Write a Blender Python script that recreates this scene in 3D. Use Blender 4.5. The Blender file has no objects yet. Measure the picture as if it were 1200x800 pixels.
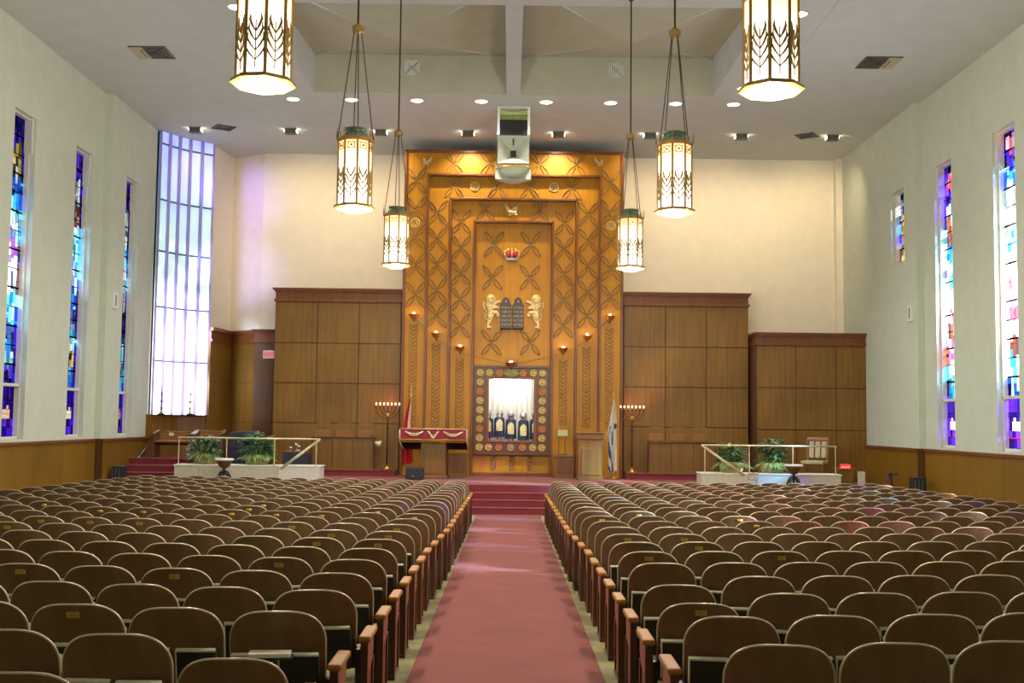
import bpy, bmesh, math, random
from mathutils import Matrix, Vector
COL = bpy.context.scene.collection
PI = math.pi
rnd = random.Random(7)

# ------------------------------------------------------------------ materials
def lin(c):
    return tuple((x/255/12.92 if x/255 <= .04045 else ((x/255+.055)/1.055)**2.4) for x in c)
def newmat(name):
    m = bpy.data.materials.new(name); m.use_nodes = True
    nt = m.node_tree
    return m, nt, nt.nodes['Principled BSDF']
def noise_mix(nt, c1, c2, scale=(1,1,1), nscale=8, detail=4, contrast=(.35,.65)):
    tc = nt.nodes.new('ShaderNodeTexCoord'); mp = nt.nodes.new('ShaderNodeMapping')
    mp.inputs['Scale'].default_value = scale
    nz = nt.nodes.new('ShaderNodeTexNoise'); nz.inputs['Scale'].default_value = nscale; nz.inputs['Detail'].default_value = detail
    rp = nt.nodes.new('ShaderNodeValToRGB')
    rp.color_ramp.elements[0].position, rp.color_ramp.elements[1].position = contrast
    rp.color_ramp.elements[0].color = (*lin(c1), 1); rp.color_ramp.elements[1].color = (*lin(c2), 1)
    L = nt.links
    L.new(tc.outputs['Object'], mp.inputs['Vector']); L.new(mp.outputs[0], nz.inputs['Vector'])
    L.new(nz.outputs['Fac'], rp.inputs['Fac'])
    return rp.outputs['Color'], nz.outputs['Fac']
def pm(name, c, rough=.6, metal=0, var=.06, nscale=12, bump=0, spec=.5, coat=0):
    m, nt, b = newmat(name)
    c1 = tuple(max(0, x*(1-var)) for x in c); c2 = tuple(min(255, x*(1+var)) for x in c)
    col, fac = noise_mix(nt, c1, c2, nscale=nscale)
    nt.links.new(col, b.inputs['Base Color'])
    b.inputs['Roughness'].default_value = rough; b.inputs['Metallic'].default_value = metal
    b.inputs['Specular IOR Level'].default_value = spec
    if coat: b.inputs['Coat Weight'].default_value = coat; b.inputs['Coat Roughness'].default_value = .3
    if bump:
        bp = nt.nodes.new('ShaderNodeBump'); bp.inputs['Strength'].default_value = bump; bp.inputs['Distance'].default_value = .02
        nt.links.new(fac, bp.inputs['Height']); nt.links.new(bp.outputs[0], b.inputs['Normal'])
    return m
def wood(name, c1, c2, axis='z', rough=.4, coat=.1):
    m, nt, b = newmat(name)
    s = {'z': (1,1,.05), 'x': (.05,1,1), 'y': (1,.05,1)}[axis]
    col, fac = noise_mix(nt, c1, c2, scale=s, nscale=14, detail=6, contrast=(.3,.7))
    col2, f2 = noise_mix(nt, (150,150,150), (255,255,255), scale=(1,1,1), nscale=.7, detail=2)
    mx = nt.nodes.new('ShaderNodeMix'); mx.data_type = 'RGBA'; mx.blend_type = 'MULTIPLY'; mx.inputs['Factor'].default_value = .35
    nt.links.new(col, mx.inputs['A']); nt.links.new(col2, mx.inputs['B']); nt.links.new(mx.outputs['Result'], b.inputs['Base Color'])
    b.inputs['Roughness'].default_value = rough; b.inputs['Coat Weight'].default_value = coat; b.inputs['Coat Roughness'].default_value = .35; b.inputs['Specular IOR Level'].default_value = .3
    return m
def emit(name, c, s, base=(40,40,40)):
    m, nt, b = newmat(name)
    b.inputs['Base Color'].default_value = (*lin(base), 1)
    b.inputs['Emission Color'].default_value = (*lin(c), 1); b.inputs['Emission Strength'].default_value = s
    return m
def emit_grad(name, stops, zlo, zhi, strength):
    """emission whose colour runs with the height on the object"""
    m, nt, b = newmat(name)
    tc = nt.nodes.new('ShaderNodeTexCoord'); sp = nt.nodes.new('ShaderNodeSeparateXYZ'); mr = nt.nodes.new('ShaderNodeMapRange')
    rp = nt.nodes.new('ShaderNodeValToRGB'); L = nt.links
    L.new(tc.outputs['Object'], sp.inputs[0]); L.new(sp.outputs['Z'], mr.inputs['Value'])
    mr.inputs['From Min'].default_value = zlo; mr.inputs['From Max'].default_value = zhi
    L.new(mr.outputs[0], rp.inputs['Fac'])
    el = rp.color_ramp.elements
    while len(el) < len(stops): el.new(.5)
    for e, (p, c) in zip(el, stops): e.position = p; e.color = (*lin(c), 1)
    L.new(rp.outputs['Color'], b.inputs['Emission Color']); b.inputs['Emission Strength'].default_value = strength
    b.inputs['Base Color'].default_value = (.5,.5,.5,1)
    return m
def glassmat(name, strength, trans):
    """stained glass: coloured by the attribute of each piece, glows and lets tinted light through"""
    m = bpy.data.materials.new(name); m.use_nodes = True; nt = m.node_tree; nt.nodes.clear(); L = nt.links
    at = nt.nodes.new('ShaderNodeAttribute'); at.attribute_name = 'Col'
    tc = nt.nodes.new('ShaderNodeTexCoord'); nz = nt.nodes.new('ShaderNodeTexNoise'); nz.inputs['Scale'].default_value = 9
    L.new(tc.outputs['Object'], nz.inputs['Vector'])
    mr = nt.nodes.new('ShaderNodeMapRange'); mr.inputs['To Min'].default_value = .55*strength; mr.inputs['To Max'].default_value = 1.45*strength
    mr.inputs['From Min'].default_value = .3; mr.inputs['From Max'].default_value = .7
    L.new(nz.outputs['Fac'], mr.inputs['Value'])
    em = nt.nodes.new('ShaderNodeEmission'); L.new(at.outputs['Color'], em.inputs['Color']); L.new(mr.outputs[0], em.inputs['Strength'])
    tr = nt.nodes.new('ShaderNodeBsdfTransparent')
    sc = nt.nodes.new('ShaderNodeMix'); sc.data_type = 'RGBA'; sc.inputs['Factor'].default_value = trans
    sc.inputs['A'].default_value = (0,0,0,1); L.new(at.outputs['Color'], sc.inputs['B']); L.new(sc.outputs['Result'], tr.inputs['Color'])
    ad = nt.nodes.new('ShaderNodeAddShader'); L.new(em.outputs[0], ad.inputs[0]); L.new(tr.outputs[0], ad.inputs[1])
    out = nt.nodes.new('ShaderNodeOutputMaterial'); L.new(ad.outputs[0], out.inputs['Surface'])
    return m

M = {}
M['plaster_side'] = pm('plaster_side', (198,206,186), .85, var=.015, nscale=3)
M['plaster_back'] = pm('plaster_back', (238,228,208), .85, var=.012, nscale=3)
M['ceiling'] = pm('ceiling_paint', (194,197,194), .9, var=.015, nscale=2)
M['coffer'] = pm('coffer_paint', (178,176,154), .9, var=.02, nscale=2)
M['cream'] = pm('cream_frame', (214,210,192), .6, var=.02)
M['floor'] = pm('floor_tile', (128,120,76), .45, var=.15, nscale=5)
def carpet(name, c1, c2):
    m, nt, b = newmat(name)
    col, f = noise_mix(nt, c1, c2, nscale=2.2, detail=8, contrast=(.25,.75))
    nt.links.new(col, b.inputs['Base Color']); b.inputs['Roughness'].default_value = .95
    tc = nt.nodes.new('ShaderNodeTexCoord'); nz = nt.nodes.new('ShaderNodeTexNoise'); nz.inputs['Scale'].default_value = 220
    bp = nt.nodes.new('ShaderNodeBump'); bp.inputs['Strength'].default_value = .35; bp.inputs['Distance'].default_value = .01
    nt.links.new(tc.outputs['Object'], nz.inputs['Vector']); nt.links.new(nz.outputs['Fac'], bp.inputs['Height']); nt.links.new(bp.outputs[0], b.inputs['Normal'])
    b.inputs['Sheen Weight'].default_value = .05
    return m
M['carpet'] = carpet('red_carpet', (106,40,31), (126,52,42))
M['carpet_dark'] = carpet('red_carpet_riser', (112,32,44), (128,40,50))
M['wood_panel'] = wood('wood_panelling', (112,75,25), (134,96,36))
M['wood_dark'] = wood('wood_dark', (78,46,24), (96,60,32), rough=.35)
M['wood_trim'] = wood('wood_trim', (104,56,26), (128,72,34), rough=.35)
M['wood_honey'] = wood('wood_honey', (176,112,8), (196,132,16), rough=.45, coat=.04)
M['wood_wains'] = wood('wood_wainscot', (118,82,18), (136,98,26), rough=.4)
M['wood_chair'] = wood('wood_arm', (150,92,22), (176,114,34), 'y', rough=.6, coat=.0)
M['wood_post'] = wood('wood_post', (58,32,14), (78,44,20), rough=.35)
M['wood_red'] = wood('wood_red', (138,70,38), (160,86,50), rough=.35)
M['wood_lect'] = wood('wood_lectern', (132,88,32), (154,108,46))
M['wood_bench'] = wood('wood_bench', (112,76,30), (132,92,40))
M['shell'] = wood('seat_back_shell', (96,70,46), (112,84,57), rough=.38, coat=.2)
M['rim'] = pm('seat_back_edge', (176,160,126), .35, var=.03, metal=.2)
M['iron'] = pm('cast_iron', (44,40,32), .5, metal=.5)
M['seatpad'] = pm('seat_pan', (168,160,128), .6)
M['black'] = pm('black_vinyl', (9,10,9), .5, var=.2)
M['page'] = pm('paper', (214,208,180), .8)
M['brass'] = pm('brass', (186,144,58), .3, metal=.85)
M['gold'] = pm('gilded_relief', (214,188,120), .4, metal=.2, var=.1, nscale=20)
M['petal'] = pm('bronze_relief', (134,102,48), .45, metal=.2, var=.12, nscale=20)
M['braid'] = pm('braid_wood', (136,100,48), .5, var=.1)
M['bronze'] = pm('dark_bronze', (60,46,26), .45, metal=.6)
M['patina'] = pm('green_patina', (84,104,74), .6, metal=.3, var=.15)
M['letter'] = pm('tablet_letter', (176,158,124), .6)
M['tablet'] = pm('dark_tablet', (48,34,28), .4, var=.1)
M['white'] = pm('white_paint', (226,226,218), .5, var=.02)
M['parapet'] = pm('parapet_paint', (196,192,166), .6, var=.03)
M['parapet_w'] = pm('parapet_white', (216,216,204), .6, var=.03)
M['vent'] = pm('vent_metal', (88,86,78), .6, metal=.2)
M['charcoal'] = pm('charcoal_plastic', (24,26,28), .5)
M['cloth_red'] = pm('crimson_velvet', (142,26,50), .8, var=.12, nscale=25)
M['cloth_dark'] = pm('dark_purple_velvet', (52,16,36), .8)
M['navy'] = pm('navy_velvet', (20,28,62), .75, var=.2)
M['navy_cover'] = pm('navy_cover', (28,32,50), .7, var=.15)
M['silver'] = pm('silver', (200,200,196), .25, metal=.9)
M['shield'] = pm('pale_shield', (214,200,150), .45, metal=.3, var=.22, nscale=30)
M['liner'] = pm('white_lining', (240,240,234), .8, var=.02)
M['redpaint'] = pm('ruby_enamel', (176,34,30), .35)
M['flag_red'] = pm('flag_red', (196,24,30), .7)
M['flag_white'] = pm('flag_white', (226,224,206), .7, var=.04)
M['flag_blue'] = pm('flag_blue', (40,66,132), .7)
M['leaf'] = pm('leaf', (52,100,62), .4, var=.35, nscale=9)
M['leaf_pale'] = pm('leaf_pale', (98,128,62), .45, var=.25, nscale=9)
M['basket'] = pm('straw_basket', (150,138,76), .8, var=.25, nscale=40, bump=.6)
M['med_a'] = pm('medallion_gold', (168,140,72), .4, metal=.4, var=.35, nscale=30, bump=.6)
M['med_b'] = pm('medallion_copper', (160,92,36), .4, metal=.4, var=.2, nscale=30, bump=.5)
M['med_c'] = pm('medallion_green', (128,118,66), .45, metal=.3, var=.2, nscale=30)
M['tan'] = pm('tan_upholstery', (176,166,130), .8)
M['flame'] = emit('flame_bulb', (255,214,170), 30)
M['flame_c'] = emit('candle_bulb', (255,186,140), 7)
M['down'] = emit('downlight_glass', (240,255,226), 14)
M['exit'] = emit('exit_face', (236,130,132), .75)
M['exit_text'] = emit('exit_letters', (200,60,70), .5)
M['red_lamp'] = emit('red_lamp', (255,26,30), 1.6)
M['lamp_green'] = emit('desk_lamp_shade', (150,150,90), .06, base=(150,150,90))
M['spk_green'] = pm('speaker_inner', (186,196,120), .7)
M['spk_grey'] = pm('speaker_horn', (182,186,168), .55, var=.03)
M['spot_glow'] = emit('spot_glow', (255,240,214), 10)
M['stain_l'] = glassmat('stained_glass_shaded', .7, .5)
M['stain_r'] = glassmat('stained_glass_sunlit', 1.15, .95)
M['lantern'] = emit_grad('lantern_glass', [(0,(255,246,226)),(.5,(255,240,206)),(.72,(255,212,136)),(1,(226,150,66))], .03, .86, 3.2)
M['lantern_base'] = emit('lantern_base_glass', (255,236,196), 1.5)
M['bigglass'] = None

# ------------------------------------------------------------------ mesh builder
class MB:
    def __init__(s): s.v, s.f, s.m, s.c = [], [], [], []
    def face(s, idx, mi=0, col=None): s.f.append(tuple(idx)); s.m.append(mi); s.c.append(col)
    def poly(s, pts, mi=0, col=None):
        n = len(s.v); s.v += [tuple(p) for p in pts]; s.face(range(n, n+len(pts)), mi, col)
    def box(s, x0, x1, y0, y1, z0, z1, mi=0, mat=None):
        n = len(s.v)
        P = [(x, y, z) for z in (z0, z1) for y in (y0, y1) for x in (x0, x1)]
        if mat is not None: P = [tuple(mat @ Vector(p)) for p in P]
        s.v += P
        for q in ((0,2,3,1),(4,5,7,6),(0,1,5,4),(2,6,7,3),(0,4,6,2),(1,3,7,5)): s.face([n+i for i in q], mi)
        return s
    def tube(s, pts, r, n=8, mi=0, caps=True, flat=None):
        pts = [Vector(p) for p in pts]; k = len(pts); base = len(s.v)
        rs = r if isinstance(r, (list, tuple)) else [r]*k
        up = None
        for i, p in enumerate(pts):
            t = (pts[min(i+1, k-1)]-pts[max(i-1, 0)])
            t = t.normalized() if t.length > 1e-9 else Vector((0,0,1))
            if up is None: up = Vector((0,0,1)) if abs(t.z) < .9 else Vector((1,0,0))
            a = t.cross(up)
            if a.length < 1e-6: a = t.cross(Vector((0,1,0)))
            a.normalize(); b = t.cross(a).normalized(); up = -b if b.dot(up) < 0 else b
            for j in range(n):
                th = 2*PI*j/n; s.v.append(tuple(p+rs[i]*(math.cos(th)*a+math.sin(th)*b)))
        for i in range(k-1):
            for j in range(n):
                s.face((base+i*n+j, base+i*n+(j+1)%n, base+(i+1)*n+(j+1)%n, base+(i+1)*n+j), mi)
        if caps:
            s.face([base+j for j in range(n)][::-1], mi); s.face([base+(k-1)*n+j for j in range(n)], mi)
        return s
    def lathe(s, prof, n=16, c=(0,0,0), mi=0, phase=0, sx=1, sy=1):
        base = len(s.v); k = len(prof)
        for r, z in prof:
            for j in range(n):
                th = 2*PI*(j+phase)/n; s.v.append((c[0]+sx*r*math.cos(th), c[1]+sy*r*math.sin(th), c[2]+z))
        for i in range(k-1):
            for j in range(n):
                s.face((base+i*n+j, base+i*n+(j+1)%n, base+(i+1)*n+(j+1)%n, base+(i+1)*n+j), mi)
        s.face([base+j for j in range(n)][::-1], mi); s.face([base+(k-1)*n+j for j in range(n)], mi)
        return s
    def prism(s, poly, y0, y1, mi=0, mat=None, inset=0):
        """poly in (x,z), extruded along y; y0 is the visible front"""
        n = len(poly); b = len(s.v)
        cx = sum(p[0] for p in poly)/n; cz = sum(p[1] for p in poly)/n
        P = [(cx+(x-cx)*(1-inset), y0, cz+(z-cz)*(1-inset)) for x, z in poly]+[(x, y1, z) for x, z in poly]
        if mat is not None: P = [tuple(mat @ Vector(p)) for p in P]
        s.v += P
        s.face(range(b, b+n), mi); s.face(list(range(b+n, b+2*n))[::-1], mi)
        for i in range(n): j = (i+1) % n; s.face((b+i, b+n+i, b+n+j, b+j), mi)
        return s
    def sphere(s, c, r, n=10, mi=0):
        rx, ry, rz = r if isinstance(r, (tuple, list)) else (r, r, r)
        k = max(4, n//2); base = len(s.v)
        for i in range(1, k):
            ph = PI*i/k
            for j in range(n):
                th = 2*PI*j/n; s.v.append((c[0]+rx*math.sin(ph)*math.cos(th), c[1]+ry*math.sin(ph)*math.sin(th), c[2]+rz*math.cos(ph)))
        t = len(s.v); s.v += [(c[0], c[1], c[2]+rz), (c[0], c[1], c[2]-rz)]
        for i in range(k-2):
            for j in range(n): s.face((base+i*n+j, base+(i+1)*n+j, base+(i+1)*n+(j+1)%n, base+i*n+(j+1)%n), mi)
        for j in range(n):
            s.face((t, base+j, base+(j+1)%n), mi); s.face((t+1, base+(k-2)*n+(j+1)%n, base+(k-2)*n+j), mi)
        return s
    def mesh(s, name, mats, smooth=False, fixn=True):
        me = bpy.data.meshes.new(name); me.from_pydata(s.v, [], s.f)
        for m in (mats if isinstance(mats, (list, tuple)) else [mats]): me.materials.append(m)
        if any(s.m): me.polygons.foreach_set('material_index', s.m)
        if smooth: me.polygons.foreach_set('use_smooth', [True]*len(s.f))
        if any(c is not None for c in s.c):
            ca = me.color_attributes.new('Col', 'FLOAT_COLOR', 'CORNER'); k = 0; buf = []
            for p, c in zip(me.polygons, s.c):
                for _ in range(p.loop_total): buf += [*(c or (0,0,0)), 1.0]
            ca.data.foreach_set('color', buf)
        if fixn:
            bm = bmesh.new(); bm.from_mesh(me); bmesh.ops.recalc_face_normals(bm, faces=bm.faces); bm.to_mesh(me); bm.free()
        me.update(); return me
    def obj(s, name, mats, parent=None, smooth=False, bevel=0, loc=None, auto=False, fixn=True, segs=2):
        o = bpy.data.objects.new(name, s.mesh(name, mats, smooth, fixn)); COL.objects.link(o)
        if parent: o.parent = parent
        if loc: o.location = loc
        if bevel:
            b = o.modifiers.new('edge', 'BEVEL'); b.width = bevel; b.segments = segs; b.limit_method = 'ANGLE'; b.angle_limit = .7
        return o

def empty(name, loc=(0,0,0), rz=0):
    o = bpy.data.objects.new(name, None); COL.objects.link(o); o.location = loc; o.rotation_euler = (0,0,rz)
    o.empty_display_size = .1; return o
def tag(o, label, cat, group=None):
    o['label'] = label; o['category'] = cat
    if group: o['group'] = group
    return o
def struct(o): o['kind'] = 'structure'; return o
def dup(root, loc=None, rz=None, skip=()):
    r = root.copy(); COL.objects.link(r)
    if loc is not None: r.location = loc
    if rz is not None: r.rotation_euler = (0,0,rz)
    for ch in root.children:
        if ch.name.split('.')[0] in skip: continue
        c = ch.copy(); COL.objects.link(c); c.parent = r
        for g in ch.children:
            d = g.copy(); COL.objects.link(d); d.parent = c
    return r
def text(name, s, mat, parent, loc, size, ext=.004, rot=(PI/2,0,0), ax='CENTER'):
    cu = bpy.data.curves.new(name, 'FONT'); cu.body = s; cu.size = size; cu.extrude = ext; cu.align_x = ax; cu.align_y = 'CENTER'
    cu.materials.append(mat)
    t = bpy.data.objects.new(name, cu); COL.objects.link(t)
    me = bpy.data.meshes.new_from_object(t.evaluated_get(bpy.context.evaluated_depsgraph_get())); bpy.data.objects.remove(t)
    if not me.materials: me.materials.append(mat)
    o = bpy.data.objects.new(name, me); COL.objects.link(o); o.parent = parent; o.location = loc; o.rotation_euler = rot
    return o
ORD = 'zeroth first second third fourth fifth sixth seventh eighth ninth tenth eleventh twelfth thirteenth fourteenth fifteenth sixteenth seventeenth eighteenth nineteenth twentieth twenty-first twenty-second twenty-third twenty-fourth'.split()

# ------------------------------------------------------------------ room shell
SLOPE = .0146
def fz(y): return -SLOPE*(y-24.5)
STG = .617       # stage floor
CEIL = 9.55
b = MB(); b.poly([(-9.9,-4.5,fz(-4.5)),(9.9,-4.5,fz(-4.5)),(9.9,25.95,fz(25.95)),(-9.9,25.95,fz(25.95))])
b.poly([(-9.9,-4.5,fz(-4.5)-.2),(-9.9,25.95,fz(25.95)-.2),(9.9,25.95,fz(25.95)-.2),(9.9,-4.5,fz(-4.5)-.2)])
struct(b.obj('floor', M['floor'], fixn=False))
b = MB(); w = .705
b.poly([(-w,-4.4,fz(-4.4)+.012),(w,-4.4,fz(-4.4)+.012),(w,24.85,fz(24.85)+.012),(-w,24.85,fz(24.85)+.012)])
for x in (-w, w): b.poly([(x,-4.4,fz(-4.4)),(x,24.85,fz(24.85)),(x,24.85,fz(24.85)+.012),(x,-4.4,fz(-4.4)+.012)])
tag(b.obj('aisle_carpet', M['carpet'], fixn=False), 'long dusty-red carpet runner down the centre aisle to the steps', 'carpet')

def side_wall(name, sgn, segs):
    """segs: (plane distance, y0, y1, [openings (y0,y1,z0,z1)])"""
    b = MB(); T = .5
    for X, y0, y1, ops in segs:
        xa, xb = sorted((sgn*X, sgn*(9.45+T)))
        y = y0
        for (a, c, z0, z1) in sorted(ops):
            if a > y: b.box(xa, xb, y, a, -.3, CEIL+.3)
            b.box(xa, xb, a, c, -.3, z0); b.box(xa, xb, a, c, z1, CEIL+.3); y = c
        b.box(xa, xb, y, y1, -.3, CEIL+.3)
    return struct(b.obj(name, M['plaster_side']))
YW = [2.98, 5.93, 8.88, 11.83, 14.78, 17.73, 20.72, 23.72]   # near edges of the tall windows
WW = .95; ZB, ZT = 1.62, 7.93
opsL = [(y, y+WW, ZB, ZT) for y in YW[2:]]; opsR = [(y-.16, y-.16+WW, ZB, ZT-.08) for y in YW[2:]]
side_wall('wall_left', -1, [(9.45,-4.5,25.35,opsL), (9.29,25.35,28.75,[(26.42,27.32,ZB,7.86)])])
side_wall('wall_right', 1, [(9.45,-4.5,25.2,opsR), (9.29,25.2,31.2,[(25.98,26.9,5.97,7.73)])])
b = MB(); b.box(-9.95,9.95,-4.9,-4.5,-.3,CEIL+.3); struct(b.obj('wall_rear', M['plaster_side']))
# front wall behind the ark, the small pier at its far corner, and the nook with the tall clear window
b = MB(); b.box(-7.02,9.95,31,31.3,0,CEIL+.3); b.box(9.1,9.3,30.8,31.02,0,CEIL+.3)
struct(b.obj('wall_front', M['plaster_back']))
def vwall(pts, z0, z1, t, mi=0, b=None):
    b = b or MB()
    for (xa, ya), (xb, yb) in zip(pts[:-1], pts[1:]):
        d = Vector((xb-xa, yb-ya, 0)).normalized(); n = Vector((-d.y, d.x, 0))*t
        P = [(xa,ya),(xb,yb),(xb+n.x,yb+n.y),(xa+n.x,ya+n.y)]
        k = len(b.v); b.v += [(x,y,z) for z in (z0,z1) for x,y in P]
        for q in ((0,1,2,3),(4,7,6,5),(0,4,5,1),(1,5,6,2),(2,6,7,3),(3,7,4,0)): b.face([k+i for i in q], mi)
    return b
b = vwall([(-8.2,29.98),(-8.03,31.68)], 0, CEIL+.3, .25); vwall([(-8.03,31.68),(-7.0,31.0)], 0, CEIL+.3, .25, b=b)
struct(b.obj('wall_nook', M['plaster_back']))
b = MB(); b.box(-10.6,-9.29,28.6,28.8,-.3,CEIL+.3); struct(b.obj('wall_nook_end', M['plaster_side']))

# ceiling: flat field with the coffer cut into it
CY0, CY1, CX = 19.5, 25.0, 4.58
b = MB()
for x0,x1,y0,y1 in ((-10.6,-CX,-4.9,32.2),(CX,10.6,-4.9,32.2),(-CX,CX,-4.9,CY0),(-CX,CX,CY1,32.2),(-.16,.16,CY0,CY1)):
    b.poly([(x0,y0,CEIL),(x0,y1,CEIL),(x1,y1,CEIL),(x1,y0,CEIL)])
b.poly([(-10.6,-4.9,CEIL+1.6),(10.6,-4.9,CEIL+1.6),(10.6,32.2,CEIL+1.6),(-10.6,32.2,CEIL+1.6)])
struct(b.obj('ceiling', M['ceiling'], fixn=False))
b = MB(); ZC = 10.45
for x0, x1 in ((-CX,-.16),(.16,CX)):
    c = ((x0+x1)/2, (CY0+CY1)/2, 9.80)
    nl,nr,fl,fr = (x0,CY0,9.98),(x1,CY0,9.98),(x0,CY1,ZC),(x1,CY1,ZC)
    for tri in ((nl,nr,c),(nr,fr,c),(fr,fl,c),(fl,nl,c)): b.poly(tri)
    L = lambda p: (p[0],p[1],CEIL)
    for p,q,mi in ((nl,fl,1),(fl,fr,0),(fr,nr,1),(nr,nl,1)): b.poly([p,q,L(q),L(p)], mi)
struct(b.obj('ceiling_coffer', [M['coffer'], M['ceiling']], fixn=False))
b = MB()
for x0, x1 in ((-CX,-.16),(.16,CX)):
    c = ((x0+x1)/2, (CY0+CY1)/2, 9.84)
    for x in (x0, x1):
        for y, z in ((CY0,9.96),(CY1,ZC-.02)): b.tube([(x,y,z),c], .022, 4)
struct(b.obj('trim_2', M['ceiling']))
b = MB()
for sx in (-1,1): b.box(sx*5.74-.02, sx*5.74+.02, 10, 23.6, CEIL-.012, CEIL+.02)
struct(b.obj('trim_1', M['ceiling']))

# ------------------------------------------------------------------ stained glass
def C(*c): return c
PAL = {
 'violet': [(40,20,160),(28,16,96),(84,44,225),(16,12,50),(58,26,190)],
 'deep': [(26,14,110),(40,22,170),(14,12,50),(20,16,80)],
 'goldfig': [(190,140,40),(44,38,34),(96,74,42),(150,130,60),(210,180,110)],
 'blue': [(30,110,205),(60,180,220),(20,60,165),(140,215,240),(24,80,190)],
 'cyan': [(40,150,205),(110,215,235),(70,190,200),(180,235,240),(30,100,190)],
 'white': [(235,242,242),(190,215,222),(225,235,230),(110,130,180),(245,245,240)],
 'pink': [(190,90,190),(232,180,205),(150,70,170),(225,200,220)],
 'darkmix': [(32,34,70),(60,84,150),(24,26,48),(120,130,150),(90,60,60)],
 'stone': [(150,160,160),(200,205,200),(70,80,90),(230,235,225)],
 'red': [(215,64,84),(232,130,150),(200,50,70),(242,206,214)],
 'brown': [(140,70,46),(100,50,40),(190,130,90),(70,50,60)],
 'amber': [(215,170,60),(160,110,40),(90,70,50),(230,210,150)],
 'pale': [(250,250,246),(240,248,250),(225,240,244),(250,246,236)],
}
BL = [ # shaded wall: (end fraction, palette at the middle, palette at the edge)
 [(.10,'violet','deep'),(.21,'goldfig','deep'),(.24,'stone','darkmix'),(.36,'blue','blue'),(.47,'white','cyan'),(.57,'pink','darkmix'),(.66,'white','darkmix'),(.78,'cyan','blue'),(.84,'darkmix','deep'),(.94,'cyan','violet'),(1,'violet','deep')],
 [(.12,'violet','deep'),(.22,'stone','deep'),(.31,'brown','deep'),(.36,'white','blue'),(.48,'cyan','blue'),(.58,'white','cyan'),(.68,'blue','darkmix'),(.76,'darkmix','violet'),(.83,'cyan','blue'),(.90,'goldfig','deep'),(1,'blue','violet')],
 [(.16,'violet','deep'),(.30,'stone','deep'),(.42,'cyan','blue'),(.55,'white','cyan'),(.63,'pink','darkmix'),(.74,'darkmix','deep'),(.86,'cyan','darkmix'),(.93,'stone','blue'),(1,'blue','violet')],
]
BR = [
 [(.035,'violet','deep'),(.06,'red','violet'),(.13,'violet','violet'),(.22,'cyan','blue'),(.30,'pale','cyan'),(.36,'pale','white'),(.45,'cyan','white'),(.56,'pale','pale'),(.72,'red','pale'),(.78,'pale','white'),(.85,'brown','pale'),(.93,'cyan','white'),(.97,'pale','blue'),(1,'blue','violet')],
 [(.04,'violet','deep'),(.09,'red','violet'),(.17,'violet','violet'),(.24,'stone','violet'),(.33,'brown','blue'),(.42,'blue','cyan'),(.52,'cyan','white'),(.62,'pale','white'),(.70,'red','pale'),(.76,'brown','white'),(.84,'pink','brown'),(.90,'pale','cyan'),(1,'cyan','violet')],
]
BS = [(.3,'darkmix','stone'),(.65,'amber','blue'),(.72,'white','violet'),(1,'goldfig','darkmix')]
def glass_pane(b, y0, y1, z0, z1, X, bands, r, rowh=.17, nx=7, gain=1.):
    """bands run from the top; pieces are quads in the plane x=X, with lead strips between"""
    H = z1-z0; W = y1-y0; g = .0075
    def q(ya, yb, yc, yd, za, zb, col, dx=0): b.poly([(X+dx,ya,za),(X+dx,yb,za),(X+dx,yd,zb),(X+dx,yc,zb)], 0, col)
    amp = [r.uniform(.012,.03) for _ in range(nx+1)]; ph = [r.uniform(0,6) for _ in range(nx+1)]; fq = [r.uniform(2.5,6) for _ in range(nx+1)]
    def edge(i, z):
        if i == 0: return y0
        if i == nx: return y1
        return y0+W*i/nx+amp[i]*math.sin(fq[i]*z+ph[i])
    for i in range(nx):
        z = z1
        while z > z0+.004:
            h = min(rowh*r.choice((.35,.5,.8,1,1.5,2)), z-z0)
            if z-h-z0 < .05: h = z-z0
            zn = z-h; f = (z1-(z+zn)/2)/H
            for e, pc, pe in bands:
                if f <= e: break
            mid = abs((i+.5)/nx-.5)*2
            col = r.choice(PAL[pc if mid < .7 else pe]); v = r.uniform(.7,1.15)*(.25 if r.random() < .16 else 1)
            col = tuple(min(1.2, x*v*gain) for x in lin(col)); sl = r.uniform(-.3,.3)*min(h,.1)
            gl = g if i else 0; gr = g if i < nx-1 else 0
            q(edge(i,zn)+gl, edge(i+1,zn)-gr, edge(i,z)+gl, edge(i+1,z)-gr, zn+.009, z, col)
            if i: q(edge(i,zn)-g, edge(i,zn)+g, edge(i,z)-g, edge(i,z)+g, zn, z, (0,0,0))
            q(edge(i,zn)+gl, edge(i+1,zn)-gr, edge(i,zn)+gl, edge(i+1,zn)-gr, zn, zn+.009, (0,0,0)); z = zn
    n = max(2, round(H/.36))
    for k in range(1, n):
        zz = z0+H*k/n; t = .019 if k % 2 else .011
        sg = -1 if X > 0 else 1
        q(y0, y1, y0, y1, zz-t, zz+t, (0,0,0), sg*.004)
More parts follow.
